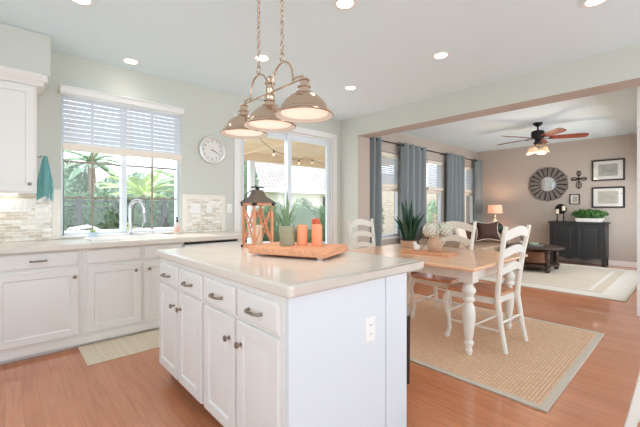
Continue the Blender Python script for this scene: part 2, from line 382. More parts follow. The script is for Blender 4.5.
# ---- windows added out of view, as openings for the extra fill light
window_unit('window_5', -.8, 5.0, .4, 2.5, -2.67, [], [], mull=(2.05, 2.15), frame=.05)
window_unit('window_6', 5.7, 9.1, .5, 2.0, .385, [], [], mull=(7.35, 7.45), frame=.05)
r = sroot('window_7', (-1.67, 1.0, .6)); q = MB(); q.box(-1.71, -.5, .6, -1.63, -.45, 2.4).box(-1.71, 2.45, .6, -1.63, 2.5, 2.4).box(-1.71, -.45, .6, -1.63, 2.45, .65).box(-1.71, -.45, 2.35, -1.63, 2.45, 2.4).box(-1.71, .96, .65, -1.63, 1.04, 2.35)
q.build('window_frame', M_winframe, r, world=True); MB().box(-1.673, -.45, .65, -1.667, 2.45, 2.35).build('pane', M_glass, r, world=True)

# ================================================================== blinds
def blind(x0, x1, y, zt, zb, n, label, valance=True, tilt=25, cords=True):
    r = thing('window_blind', label, 'blind', ((x0+x1)/2, y, zb))
    if valance:
        v = MB(); v.prism([(y-.085, zt-.07), (y+.0, zt-.07), (y+.0, zt+.0), (y-.10, zt+.0), (y-.10, zt-.012), (y-.09, zt-.02)], x0-.015, x1+.015, 'x'); v.build('valance', M_white, r, world=True, bevel=.004)
    else:
        MB().box(x0, y-.05, zt-.07, x1, y, zt).build('valance', M_blindrail, r, world=True, bevel=.004)
    s = MB(); top = zt-.09; step = (top-zb-.05)/n; ca, sa = math.cos(math.radians(tilt)), math.sin(math.radians(tilt)); hw = .024; yc = y-.04
    for i in range(n):
        z = top-step*(i+.5)
        a = Vector((0, hw*ca, hw*sa)); nn = Vector((0, -sa, ca))*.0015
        P = [Vector((X, yc, z))+q for X in (x0+.01, x1-.01) for q in (-a-nn, a-nn, a+nn, -a+nn)]
        s.add(P, [(0, 1, 2, 3), (7, 6, 5, 4), (0, 4, 5, 1), (1, 5, 6, 2), (2, 6, 7, 3), (3, 7, 4, 0)])
    s.build('slats', M_blind, r, world=True)
    MB().box(x0+.005, yc-.027, zb, x1-.005, yc+.027, zb+.068).build('bottom_rail', M_blindrail, r, world=True, bevel=.006)
    if cords:
        for X in (x0+.12, (x0+x1)/2, x1-.12): MB().tube([(X, yc-.03, zt-.09), (X, yc-.03, zb+.05)], .0025, 6).build('ladder_cord', M_blindrail, r, world=True)
        MB().tube([(x0+.06, yc-.035, zt-.08), (x0+.06, yc-.035, zb-.16)], .004, 6).build('tilt_wand', M_blindrail, r, world=True)
    return r
b0 = blind(.405, 1.558, WY, 2.405, 1.786, 11, 'half-raised white slatted blind above the kitchen sink', tilt=63)
MB().sphere((1.54, WY-.06, 1.77), (.006, .006, .02)).build('cord_tassel', M_blindrail, b0, world=True)
for i, (a, b_) in enumerate(FW):
    blind(a+.045, b_-.045, FY+.05, 2.29, 1.62, 14, ['white slatted blind on the family room window nearest the kitchen', 'white slatted blind on the middle family room window', 'white slatted blind on the family room window nearest the table lamp'][i], valance=False, tilt=45, cords=False)

# ================================================================== kitchen base run
def door_panel(O, S, T, Nn, w_, h_): 
    return MB().rings(O, S, T, Nn, w_, h_, [(0, 0), (0, .016), (.004, .02), (.058, .02), (.064, .012), (.072, .012), (.098, .019), (.105, .02)])
def drawer_front(O, S, T, Nn, w_, h_):
    return MB().rings(O, S, T, Nn, w_, h_, [(0, 0), (0, .012), (.012, .02), (.02, .02)])
def knob(c, Nn):
    Nn = Vector(Nn); M = Nn.to_track_quat('Z', 'Y').to_matrix()
    return MB().lathe([(.009, 0), (.009, .003), (.005, .006), (.005, .013), (.012, .018), (.0155, .023), (.0145, .028), (.008, .031), (.0, .032)], c, 16, M)
def pull(c, S, Nn, ln=.1):
    c, S, Nn = Vector(c), Vector(S), Vector(Nn); m_ = MB()
    pts = [c-S*ln*.5+Nn*.0, c-S*ln*.47+Nn*.022, c-S*ln*.3+Nn*.029, c+Nn*.031+Vector((0, 0, .002)), c+S*ln*.3+Nn*.029, c+S*ln*.47+Nn*.022, c+S*ln*.5]
    m_.tube(pts, [.008, .006, .005, .0062, .005, .006, .008], 10)
    for k in range(-3, 4): m_.sphere(c+S*(k*ln*.09)+Nn*.031, .0068, 8, 6)
    return m_
CF = 3.62   # face plane of the sink run
def base_cabinet(name, label, x0, x1, doors, drawers, group):
    r = thing(name, label, 'cabinet', ((x0+x1)/2, CF+.29, 0), 0, group)
    MB().box(x0, CF, .10, x1, WY-.004, .872).build('carcass', M_cab, r, world=True, bevel=.002)
    MB().box(x0, CF+.002, .035, x1, CF+.02, .10).box(x0, CF+.05, 0, x1, CF+.07, .10).build('toe_kick', M_cab, r, world=True)
    for a, b_, hasp in drawers:
        o = drawer_front((a, CF, .725), (1, 0, 0), (0, 0, 1), (0, -1, 0), b_-a, .128).build('drawer_front', M_cab, r, world=True)
        if hasp: pull(((a+b_)/2, CF-.02, .79), (1, 0, 0), (0, -1, 0)).build('drawer_pull', M_nickel, o, world=True)
    for a, b_, kx in doors:
        o = door_panel((a, CF, .125), (1, 0, 0), (0, 0, 1), (0, -1, 0), b_-a, .578).build('door', M_cab, r, world=True)
        knob((kx, CF-.02, .632), (0, -1, 0)).build('knob', M_nickel, o, world=True)
    return r
base_cabinet('base_cabinet', 'white base cabinet with one wide drawer, left of the sink cabinet', -.64, .505, [(-.62, -.085, -.12), (-.07, .47, .44)], [(-.62, -.085, 1), (-.07, .47, 1)], 'white cabinets under the sink counter')
base_cabinet('sink_cabinet', 'white base cabinet below the sink, with a long blank false drawer front', .505, 1.375, [(.525, .967, .915), (.993, 1.355, 1.035)], [(.525, .967, 0), (.993, 1.355, 0)], 'white cabinets under the sink counter')
base_cabinet('base_cabinet', 'white base cabinet at the far left end, mostly outside the frame', -1.59, -.64, [(-1.57, -1.125, -1.16), (-1.11, -.66, -1.07)], [(-1.57, -1.125, 1), (-1.11, -.66, 1)], 'white cabinets under the sink counter')
dw = thing('dishwasher', 'dishwasher with a dark control strip under the counter, behind the island', 'dishwasher', (1.69, 3.9, 0))
MB().box(1.38, CF+.005, .1, 1.995, WY-.004, .868).build('body', M_white, dw, world=True)
MB().box(1.385, CF-.02, .1, 1.99, CF+.005, .835).build('door', M_white, dw, world=True, bevel=.004)
MB().box(1.385, CF-.028, .837, 1.99, CF+.005, .868).build('control_strip', M_black, dw, world=True, bevel=.003)
MB().box(1.38, CF+.005, .0, 1.995, CF+.06, .1).build('toe_kick', M_cab, dw, world=True)
ec = thing('cabinet_end', 'white cabinet end panel between the dishwasher and the patio door', 'panel', (2.1, 3.9, 0))
MB().box(1.997, CF, 0, 2.05, WY-.004, .872).build('panel', M_cab, ec, world=True, bevel=.002)
# counter with sink cut-out
ct = thing('kitchen_countertop', 'long cream tiled countertop running under the kitchen window', 'countertop', (.2, 3.9, .874)); m_ = MB()
SX0, SX1, SY0, SY1 = .60, 1.30, 3.74, 4.10
m_.box(-1.6, 3.57, .874, SX0, WY, .914).box(SX1, 3.57, .874, 2.17, WY, .914).box(SX0, 3.57, .874, SX1, SY0, .914).box(SX0, SY1, .874, SX1, WY, .914)
m_.build('slab', M_counter, ct, world=True)
MB().box(-1.6, 3.545, .866, 2.17, 3.572, .916).box(2.17, 3.545, .866, 2.19, WY, .916).build('edge_trim', M_counter_edge, ct, world=True, bevel=.009)
sk = thing('kitchen_sink', 'white cast sink set into the counter below the window', 'sink', (.95, 3.92, .75)); m_ = MB()
m_.rings((SX0-.02, SY0-.02, .914), (1, 0, 0), (0, 1, 0), (0, 0, 1), SX1-SX0+.04, SY1-SY0+.04, [(0, .0), (.004, .012), (.016, .014), (.026, .010), (.035, -.15)])
m_.f.pop(); m_.m.pop(); m_.build('basin', M_ceramic, sk, world=True)
MB().lathe([(.04, .768), (.04, .772), (.015, .773), (0, .770)], (.95, 3.92, 0)).build('drain', M_steel, sk, world=True)
# backsplashes
bs = thing('backsplash', 'mosaic tile backsplash under the wall cabinet, left of the window', 'backsplash', (0, WY, .914))
MB().box(-1.6, WY-.008, .916, .335, WY, 1.36).build('mosaic', M_mosaic, bs, world=True)
MB().box(.335, WY-.009, .916, .40, WY, 1.40).box(.205, WY-.009, 1.36, .335, WY, 1.40).build('border', M_tilew, bs, world=True, bevel=.003)
bs = thing('backsplash', 'square mosaic backsplash with a cream border, below the wall clock', 'backsplash', (1.86, WY, .914))
MB().box(1.64, WY-.008, .916, 2.09, WY, 1.33).build('mosaic', M_mosaic, bs, world=True)
MB().box(1.58, WY-.009, .916, 1.64, WY, 1.385).box(2.09, WY-.009, .916, 2.145, WY, 1.385).box(1.64, WY-.009, 1.33, 2.09, WY, 1.385).build('border', M_tilew, bs, world=True, bevel=.003)
def plate(name, label, cat, x, z, wd, kind, y=WY-.008, Nn=(0, -1, 0), S=(1, 0, 0), group=None):
    S = Vector(S); Nn = Vector(Nn); c = Vector((x, y, z)); r = thing(name, label, cat, c, 0, group)
    q = MB(); q.rings(-S*wd/2-Vector((0, 0, .06)), S, (0, 0, 1), Nn, wd, .12, [(0, 0), (.002, .004), (.006, .006), (.01, .006)]); q.build('cover_plate', M_plastic, r)
    k = max(1, round(wd/.06)); 
    for i in range(k):
        off = S*((i-(k-1)/2)*.046)
        if kind == 'outlet':
            q = MB(); g = MB()
            for dz in (-.022, .022):
                q.rings(off-S*.016+Vector((0, 0, dz-.013))+Nn*.005, S, (0, 0, 1), Nn, .032, .026, [(0, 0), (.001, .003), (.004, .003)])
                for dx in (-.006, .006): g.rings(off+S*(dx-.001)+Vector((0, 0, dz-.002))+Nn*.008, S, (0, 0, 1), Nn, .002, .009, [(0, 0), (0, .0006)])
            s_ = q.build('socket', M_plastic, r); g.build('slots', M_black, s_)
        else:
            q = MB(); q.rings(off-S*.016-Vector((0, 0, .033))+Nn*.004, S, (0, 0, 1), Nn, .032, .066, [(0, 0), (.001, .004), (.004, .006)]); q.build('rocker', M_white, r)
    return r
plate('switch_plate', 'double switch plate on the left of the square mosaic backsplash', 'switch', 1.745, 1.215, .118, 'switch')
plate('wall_outlet', 'wall outlet on the right of the square mosaic backsplash', 'outlet', 1.925, 1.215, .072, 'outlet')
plate('light_switch', 'light switch on the bare wall beside the patio door casing', 'switch', 2.205, 1.215, .072, 'switch', y=WY)
plate('switch_plate', 'wide triple plate under the wall cabinet on the left mosaic', 'switch', .105, 1.24, .164, 'switch')
plate('wall_outlet', 'outlet at the left edge of the photo under the wall cabinet', 'outlet', -.012, 1.24, .072, 'outlet')
# upper cabinet
uc = thing('wall_cabinet', 'white wall cabinet under the soffit at the upper left', 'cabinet', (-.2, 4.0, 1.33))
MB().box(-1.6, 3.88, 1.345, .205, WY-.004, 2.29).build('carcass', M_cab, uc, world=True, bevel=.003)
for a, b_, kx in ((-.36, .19, .155), (-.92, -.37, -.88)):
    o = door_panel((a, 3.88, 1.36), (1, 0, 0), (0, 0, 1), (0, -1, 0), b_-a, .91).build('door', M_cab, uc, world=True)
    knob((kx, 3.86, 1.425), (0, -1, 0)).build('knob', M_nickel, o, world=True)
q = MB(); q.prism([(3.88, 2.28), (3.86, 2.28), (3.852, 2.31), (3.815, 2.355), (3.81, 2.375), (3.88, 2.375)], -1.6, .235, 'x')
q.box(.205, 3.86, 2.285, .25, WY-.004, 2.32).box(.205, 3.83, 2.32, .275, WY-.004, 2.375); q.build('crown_moulding', M_cab, uc, world=True)
ul = thing('under_cabinet_light', 'slim light bar mounted under the wall cabinet', 'light', (-.2, 4.08, 1.345))
MB().box(-1.0, 4.06, 1.33, .08, 4.12, 1.345).build('lens', mat('under_cabinet_lens', (255, 250, 238), .5, emit=((255, 240, 214), 2.5)), ul, world=True)
o = light('under_cabinet_lamp', 'AREA', (-.4, 4.09, 1.325), (0, 0, 0), .35, (1, .95, .86), shape='RECTANGLE', size=1.0, size_y=.05)
# towel on a hook at the cabinet side
tw = thing('hand_towel', 'teal hand towel hanging from a hook on the side of the wall cabinet', 'towel', (.22, 3.96, 1.3))
MB().tube([(.205, 3.96, 1.68), (.23, 3.96, 1.67), (.24, 3.96, 1.69)], .005, 8).build('hook', M_nickel, tw, world=True)
def drape(y0, y1, z0, z1, x, amp, ph, spread):
    m_ = MB(); n, k = 14, 14; vs = []
    for side in (0, 1):
        for i in range(k+1):
            t = i/k; z = z1+(z0-z1)*t
            for j in range(n+1):
                s_ = j/n; wd = spread*(.25+.75*min(1, t*1.6)); yc = (y0+y1)/2
                y = yc+(s_-.5)*(y1-y0)*wd
                vs.append((x+amp*(.3+.7*t)*math.sin(s_*9+ph)+.004*side+.01, y, z-(0 if t < 1 else .0)-.09*t*abs(s_-.5)))
    w_ = n+1; o_ = (k+1)*w_; fs = []
    for i in range(k):
        for j in range(n):
            a = i*w_+j; fs.append((a, a+1, a+w_+1, a+w_)); fs.append((o_+a+w_, o_+a+w_+1, o_+a+1, o_+a))
    for j in range(n): fs.append((j+1, j, o_+j, o_+j+1)); a = k*w_+j; fs.append((a, a+1, o_+a+1, o_+a))
    for i in range(k): a = i*w_; fs.append((a, a+w_, o_+a+w_, o_+a)); a += n; fs.append((a+w_, a, o_+a, o_+a+w_))
    return m_.add(vs, fs)
def turned(mb, x0): mb.v = [(x0+(y-3.88), 3.95+(x-.22)*1.0, z) for x, y, z in mb.v]; return mb
turned(drape(3.88, 4.0, 1.33, 1.69, .225, .022, 0, 1), .207).build('cloth', M_teal, tw, world=True)
turned(drape(3.94, 4.0, 1.31, 1.60, .24, .01, 1, .9), .207).build('pale_corner', M_mint, tw, world=True)['label'] = 'pale blue corner of the towel'
# faucet
fx, fy = 1.0, 4.135
fa = thing('kitchen_faucet', 'chrome gooseneck faucet with pull-down spray at the kitchen sink', 'faucet', (fx, fy, .914))
MB().lathe([(.028, 0), (.028, .008), (.02, .02), (.017, .06), (.016, .07)]).build('base', M_chrome, fa)
dr = Vector((.78, -.62, 0)).normalized()
pts = [Vector((0, 0, .06)), Vector((0, 0, .30))]+[Vector((0, 0, .30))+dr*(.07-.07*math.cos(t))+Vector((0, 0, .085*math.sin(t))) for t in [PI*k/10 for k in range(1, 11)]]+[Vector((0, 0, .24))+dr*.142]
MB().tube(pts, .0175, 12).build('gooseneck', M_chrome, fa)
MB().tube([Vector((0, 0, .25))+dr*.142, Vector((0, 0, .22))+dr*.144, Vector((0, 0, .15))+dr*.148], [.018, .022, .019], 12).build('spray_head', M_steel, fa)
MB().tube([Vector((0, 0, .10)), Vector((0, 0, .10))+dr*.06, Vector((0, 0, .09))+dr*.12, Vector((0, 0, .15))+dr*.140], .006, 8).build('hose_arm', M_chrome, fa)
for k, xx in enumerate((1.19, 1.235)):
    d = thing('dispenser_cap', ['small chrome dispenser to the right of the faucet, nearer the faucet', 'small chrome air gap to the right of the faucet, farther from it'][k], 'dispenser', (xx, 4.14, .914))
    MB().lathe([(.015, 0), (.015, .004), (.009, .008), (.009, .045), (.012, .05), (.0, .055)]).build('cap', M_chrome, d)
sp = thing('soap_bottle', 'clear soap bottle with a black pump on the counter near the window corner', 'bottle', (1.485, 4.10, .914))
MB().lathe([(.030, 0), (.033, .006), (.033, .10), (.026, .125), (.013, .135), (.013, .145)]).build('bottle', mat('cloudy_soap_bottle', (226, 214, 206), .2), sp)
MB().lathe([(.016, .145), (.016, .162), (.006, .165), (.006, .185), (.013, .187), (.013, .197), (0, .198)]).tube([(0, 0, .192), (-.02, -.03, .192), (-.022, -.035, .182)], .005, 8).build('pump', M_black, sp)
MB().lathe([(.0336, .03), (.0336, .085)]).build('label_band', mat('label_paper', (226, 186, 172), .7), sp)
sh = thing('glass_jar', 'little blue glass jar on the sill at the left end of the sink', 'jar', (.66, 4.145, .914))
MB().lathe([(.034, 0), (.038, .01), (.038, .05), (.034, .06), (.03, .06), (.032, .012), (0, .01)]).build('bowl', mat('pale_blue_glass', (190, 208, 226), .1), sh)
sc = thing('succulent_sprig', 'small green plant sprig in the little blue jar by the sink', 'plant', (.66, 4.145, .93))
q = MB()
for k in range(9):
    a = k*.7; q.tube([(0, 0, 0), (.012*math.cos(a), .012*math.sin(a), .04), (.035*math.cos(a), .03*math.sin(a), .07+.01*(k % 3))], [.002, .009, .001], 6, flat=(1, .4))
q.build('leaves', mat('lime_leaf', (150, 190, 80), .6), sc)

# ================================================================== kitchen mat
km = tag(MB().box(.47, 3.17, 0, 2.0, 3.66, .008).build('kitchen_mat', M_mat, bevel=.003), 'ribbed beige mat on the floor in front of the sink cabinet', 'mat')

# ================================================================== island
IX0, IX1, IY0, IY1 = .833, 1.46, 1.10, 2.64
def island_cabinet(y0, y1, label):   # y0 far, y1 near
    r = thing('island_cabinet', label, 'cabinet', ((IX0+IX1)/2, (y0+y1)/2, 0), 0, 'white cabinets of the island')
    MB().box(IX0, y1, .10, IX1, y0, .866).build('carcass', M_cab, r, world=True, bevel=.002)
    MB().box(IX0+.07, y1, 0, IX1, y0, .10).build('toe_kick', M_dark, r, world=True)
    mid = (y0+y1)/2; S = (0, -1, 0); Nn = (-1, 0, 0)
    for a, b_, side in ((y0-.022, mid+.012, 1), (mid-.012, y1+.022, -1)):
        wd = a-b_
        o = drawer_front((IX0, a, .70), S, (0, 0, 1), Nn, wd, .135).build('drawer_front', M_cab, r, world=True)
        pull((IX0-.02, (a+b_)/2, .764), S, Nn, .105).build('drawer_pull', M_nickel, o, world=True)
        o = door_panel((IX0, a, .115), S, (0, 0, 1), Nn, wd, .572).build('door', M_cab, r, world=True)
        ky = b_+.045 if side == 1 else a-.045
        knob((IX0-.02, ky, .585), Nn).build('knob', M_nickel, o, world=True)
    return r
island_cabinet(2.615, 1.865, 'white island cabinet with two small drawers, the end nearer the window')
island_cabinet(1.865, 1.12, 'white island cabinet with two small drawers, the end nearer the camera')
ep = thing('island_end_panel', 'plain white panel closing the near end of the island', 'panel', (1.2, 1.11, 0))
MB().box(IX0, 1.095, 0, 1.46, 1.12, .866).build('panel', M_panel, ep, world=True, bevel=.002)
MB().box(1.46, 1.085, 0, 1.645, 1.28, .866).build('corner_post', M_panel, ep, world=True, bevel=.004)
bp_ = thing('island_back_panel', 'white back panel of the island on the dining side', 'panel', (1.55, 1.9, 0))
MB().box(1.46, 1.28, 0, 1.50, 2.615, .866).build('panel', M_panel, bp_, world=True)
ic = thing('island_countertop', 'large cream tiled countertop of the kitchen island', 'countertop', (1.3, 1.9, .87))
MB().box(.832, 1.09, .872, 1.765, 2.635, .9168).build('slab', M_counter, ic, world=True)
q = MB(); e0, e1, f0, f1 = .806, 1.79, 1.062, 2.66
q.box(e0, f0, .866, .833, f1, .917).box(1.764, f0, .866, e1, f1, .917).box(.833, f0, .866, 1.764, 1.091, .917).box(.833, 2.634, .866, 1.764, f1, .917)
q.build('edge_trim', M_counter_edge, ic, world=True, bevel=.011, seg=3)
plate('wall_outlet', 'white outlet on the plain end panel of the island', 'outlet', 1.337, .617, .075, 'outlet', y=1.095)
st = thing('counter_stool', 'taupe upholstered stool with dark legs tucked behind the island', 'stool', (2.0, 1.62, 0)); q = MB()
MB().box(-.20, -.28, .47, .02, .2, .545).build('seat', M_taupefab, st, bevel=.02, seg=3)
for sx_, sy_ in ((-.18, -.26), (0, -.26), (-.18, .18), (0, .18)): MB().tube([(sx_, sy_, 0), (sx_, sy_, .475)], [.014, .02], 8).build('leg', M_dark, st)
st.location = (2.07, 1.62, 0)

# ================================================================== things on the island
tz = .914
def rotz(pts, a): 
    return [(x*math.cos(a)-y*math.sin(a), x*math.sin(a)+y*math.cos(a)) for x, y in pts]
tr_ = thing('serving_board', 'orange pine footed serving board on the kitchen island', 'tray', (1.415, 1.745, tz), math.radians(22))
TA, TB = .19, .268   # half sizes
MB().box(-TA, -TB, .018, TA, TB, .062).build('board', M_pinewood, tr_, bevel=.006)
for x, y in ((-TA+.04, -TB+.05), (TA-.04, -TB+.05), (-TA+.04, TB-.05), (TA-.04, TB-.05)):
    MB().sphere((x, y, .0125), (.018, .018, .0125), 12, 8).build('foot', M_ceramic, tr_)
# lantern
ln = thing('wooden_lantern', 'orange wooden lantern with crossed bars and a zinc roof on the island', 'lantern', (1.37, 2.225, tz)); a = .158; hh = .345
MB().box(-.012, -.012, 0, a+.012, a+.012, .022).build('base', M_pinez, ln, bevel=.003)
MB().box(-.014, -.014, hh-.02, a+.014, a+.014, hh).build('top_frame', M_pinez, ln, bevel=.003)
for x in (0, a):
    for y in (0, a): MB().box(x-.009, y-.009, .022, x+.009, y+.009, hh-.02).build('post', M_pinez, ln, bevel=.002)
for k in range(4):
    for sgn in (0, 1):
        p0 = [(0, 0), (a, 0), (a, a), (0, a)][k]; p1 = [(a, 0), (a, a), (0, a), (0, 0)][k]
        z0, z1 = (.03, hh-.03) if sgn else (hh-.03, .03); q = MB(); d = Vector((p1[0]-p0[0], p1[1]-p0[1], 0)).normalized(); nn = Vector((-d.y, d.x, 0))*(.004)
        up = Vector((0, 0, .009)); A = Vector((*p0, z0)); B = Vector((*p1, z1))
        # curved outward bars as in the photo
        mid = [A.lerp(B, t) + d*(math.sin(PI*2*t)*-.0) for t in (0, .25, .5, .75, 1)]
        q.tube(mid, .009, 6, flat=(1, .5)); q.build('cross_bar', M_pinez, ln)
q = MB(); z0 = hh; rc = a/2
lv = [(rc+.022, 0), (rc+.018, .008), (rc*.62, .05), (.034, .088), (.03, .10)]
vs = []; 
for r_, z_ in lv:
    for dx, dy in ((-1, -1), (1, -1), (1, 1), (-1, 1)): vs.append((rc+dx*r_, rc+dy*r_, z0+z_))
fs = [(i*4+j, i*4+(j+1) % 4, (i+1)*4+(j+1) % 4, (i+1)*4+j) for i in range(4) for j in range(4)]+[(0, 3, 2, 1), (16, 17, 18, 19)]
q.add(vs, fs); q.build('roof', M_roofmetal, ln)
q = MB(); q.box(rc-.05, rc-.02, z0+.118, rc+.05, rc+.02, z0+.126).cyl((rc, rc, z0+.10), (rc, rc, z0+.12), .014, .014, 12); q.build('finial', M_black, ln, bevel=.002)
q = MB(); q.tube([(rc-.09*math.cos(t), rc+.045, z0+.015+.085*math.sin(t)) for t in [PI*k/12 for k in range(13)]], .0035, 8); q.build('handle', M_black, ln)
q = MB()
for x in (-.014, a-.012):
    for y in (-.016, a-.012): q.box(x, y, hh-.022, x+.028, y+.028, hh+.002).box(x, y, -.0, x+.028, y+.028, .02)
q.build('corner_bracket', M_black, ln)
cd = tag(MB().lathe([(.034, 0), (.036, .004), (.036, .145), (.03, .152), (.0, .147)]).tube([(0, 0, .147), (0, 0, .16)], .0015, 6).build('pillar_candle', M_candlew), 'ivory pillar candle inside the wooden lantern', 'candle'); cd.location = (1.45, 2.305, tz+.022)
# aloe in pot
BZ = tz+.062
ap = thing('aloe_plant', 'spiky aloe in a sage green pot on the serving board', 'potted plant', (1.355, 1.80, BZ))
MB().lathe([(.043, 0), (.047, .004), (.05, .125), (.047, .128), (.044, .118), (.0, .116)]).build('pot', M_sagepot, ap)
q = MB()
for k in range(6): q.lathe([(.0475+.0004*k, .012+.018*k), (.0495+.0004*k, .016+.018*k), (.0475+.0004*k, .020+.018*k)], n=24)
q.build('pot_rings', M_sagepot, ap)
MB().lathe([(.0, .121), (.044, .119)]).build('soil', M_soil, ap)
# right vector in the picture: (.738,-.675)
R3 = Vector((.738, -.675, 0)); F3 = Vector((.675, .738, 0))
for dx, dz, w_, fwd in ((.0, .25, .011, .01), (-.02, .16, .010, .02), (.055, .165, .010, .0), (-.19, .155, .008, -.02), (-.075, .12, .010, -.03), (.03, .13, .010, .04), (-.045, .15, .010, .03), (.075, .11, .009, .02), (-.11, .13, .008, .02), (.015, .19, .009, -.02)):
    base = Vector((0, 0, .115))+R3*dx*.12; mid = base+R3*dx*.45+F3*fwd*.5+Vector((0, 0, dz*(.6 if abs(dx) < .15 else .95))); tip = base+R3*dx+F3*fwd+Vector((0, 0, dz if abs(dx) < .15 else dz*.72))
    q = MB(); pts = [base, base.lerp(mid, .5)+Vector((0, 0, .008)), mid, mid.lerp(tip, .5)+Vector((0, 0, .006)), tip]
    q.tube(pts, [w_, w_*1.15, w_*.9, w_*.55, .001], 8, flat=(1, .55)); q.build('leaf', M_aloe, ap)
def pillar(loc, r_, h_, m, label):
    q = MB(); q.lathe([(r_*.96, 0), (r_, .004), (r_, h_-.014), (r_*.93, h_-.004), (r_*.85, h_), (r_*.7, h_-.004), (0, h_-.006)], n=28); q.tube([(0, 0, h_-.006), (.001, 0, h_+.008)], .0014, 6)
    o = tag(q.build('pillar_candle', m), label, 'candle', 'orange candles on the serving board'); o.location = loc; return o
pillar((1.43, 1.737, BZ), .035, .135, M_candle, 'peach pillar candle standing against the sage pot')
pillar((1.49, 1.66, BZ), .035, .138, M_candle, 'peach pillar candle at the right end of the row on the board')
pillar((1.55, 1.735, BZ), .029, .172, M_candled, 'taller burnt orange candle behind the two peach ones')

# ================================================================== wall clock
M_clockrim = mat('brushed_silver_rim', (226, 226, 224), .35, .6)
ck_ = thing('wall_clock', 'round silver wall clock with a white face, above the square backsplash', 'clock', (1.955, WY, 1.96)); RM = Matrix.Rotation(PI/2, 3, 'X')
MB().lathe([(.165, 0), (.175, .006), (.178, .03), (.170, .045), (.152, .05), (.140, .04), (.136, .014)], M=RM, n=48).build('rim', M_clockrim, ck_)
MB().lathe([(.146, .012), (.146, .016), (0, .016)], M=RM, n=48).build('face', M_ceramic, ck_)
def text_mesh(txt, size, ext=.0006):
    cu = bpy.data.curves.new('t', 'FONT'); cu.body = txt; cu.size = size; cu.extrude = ext; cu.align_x = 'CENTER'; cu.align_y = 'CENTER'; cu.resolution_u = 2
    o = bpy.data.objects.new('t', cu); C.objects.link(o); dg = bpy.context.evaluated_depsgraph_get(); me = bpy.data.meshes.new_from_object(o.evaluated_get(dg))
    vs = [v.co.copy() for v in me.vertices]; fs = [tuple(p.vertices) for p in me.polygons]
    bpy.data.objects.remove(o); bpy.data.curves.remove(cu); bpy.data.meshes.remove(me); return vs, fs
q = MB()
for k in range(1, 13):
    an = PI/2-k*PI/6; vs, fs = text_mesh(str(k), .036)
    q.add([(v.x+.112*math.cos(an), -.0172-v.z, v.y+.112*math.sin(an)) for v in vs], fs)
q.build('numerals', M_black, ck_)
def hand(an, ln_, wd, y): 
    d = Vector((math.sin(an), 0, math.cos(an))); s_ = Vector((d.z, 0, -d.x)); q = MB()
    P = [-d*.015-s_*wd, d*ln_-s_*wd*.4, d*ln_+s_*wd*.4, -d*.015+s_*wd]
    q.add([p+Vector((0, -y, 0)) for p in P]+[p+Vector((0, -y-.0015, 0)) for p in P], [(0, 1, 2, 3), (7, 6, 5, 4), (0, 4, 5, 1), (1, 5, 6, 2), (2, 6, 7, 3), (3, 7, 4, 0)]); return q
hand(math.radians(112), .06, .006, .02).build('hour_hand', M_black, ck_); hand(math.radians(116), .095, .005, .023).build('minute_hand', M_black, ck_)

# ================================================================== ceiling downlights
def downlight(x, y, label, power=5, first=[None]):
    r = thing('ceiling_light', label, 'ceiling light', (x, y, H), 0, 'recessed lights in the kitchen ceiling')
    if first[0] is None:
        first[0] = [MB().lathe([(.085, 0), (.088, -.006), (.062, -.007), (.058, .0)], n=32).build('trim_ring', M_white, r), MB().lathe([(.061, -.003), (.04, -.006), (0, -.007)], n=32).build('lens', M_lampglow, r)]
    else:
        for p in first[0]: c = p.copy(); C.objects.link(c); c.parent = r
    d = bpy.data.lights.new('downlight_lamp', 'SPOT'); d.energy = power*(.45 if y > 3.5 else 1); d.color = (1, .97, .93); d.spot_size = math.radians(140); d.spot_blend = .8; d.shadow_soft_size = .06
    o = bpy.data.objects.new('downlight_lamp', d); C.objects.link(o); o.location = (0, 0, -.03); o.parent = r
for x, y, l in ((1.86, 1.76, 'recessed ceiling light above the island, right of the pendant chains'), (.96, 3.95, 'recessed ceiling light above the kitchen window'),
                (3.2, 1.72, 'recessed ceiling light above the dining table near end, beside the beam'), (3.22, 2.95, 'recessed ceiling light nearest the corner above the patio door'),
                (1.92, 2.97, 'recessed ceiling light seen behind the pendant chain'), (3.19, .50, 'recessed ceiling light cut by the top edge at the upper right'),
                (.405, 3.02, 'recessed ceiling light cut by the top edge at the upper left')): downlight(x, y, l)

# ================================================================== pendant fixture
px = 1.27
pd = thing('pendant_light', 'brushed bronze three-shade pendant on chains above the island', 'pendant light', (px, 1.87, H))
RZ = 1.748
shades = [1.523, 1.872, 2.2]
for y in shades:
    zc = RZ; prof = [(.166, 0), (.170, .004), (.166, .010), (.152, .018), (.149, .028), (.138, .034), (.130, .058), (.112, .085), (.088, .108), (.062, .124), (.050, .130), (.050, .137), (.032, .141), (.030, .16), (.036, .164), (.036, .172), (.026, .176), (.024, .20), (.030, .203), (.028, .212), (.012, .222), (.0, .226)]
    o = MB().lathe(prof, (px, y, zc), 40, cap=False).build('shade', M_copper, pd, world=True)
    MB().lathe([(.165, .001), (.150, .012), (.13, .02)], (px, y, zc), 40, cap=False).build('inner_rim', M_shadewhite, o, world=True)
    MB().lathe([(.135, .016), (.08, .012), (0, .010)], (px, y, zc), 40).build('diffuser', M_shadeglow, o, world=True)
    q = MB()
    for k in range(3):
        t = k*2*PI/3+.4
        q.sphere((px+.034*math.cos(t), y+.034*math.sin(t), zc+.168), .007, 8, 6)
    q.build('thumb_screw', M_copper, o, world=True)
    d = bpy.data.lights.new('pendant_lamp', 'SPOT'); d.energy = 5; d.color = (1, .9, .78); d.spot_size = math.radians(120); d.spot_blend = .6; d.shadow_soft_size = .1
    o = bpy.data.objects.new('pendant_lamp', d); C.objects.link(o); o.parent = pd; o.location = (0, y-1.87, zc-.01-H)
yc = shades[1]
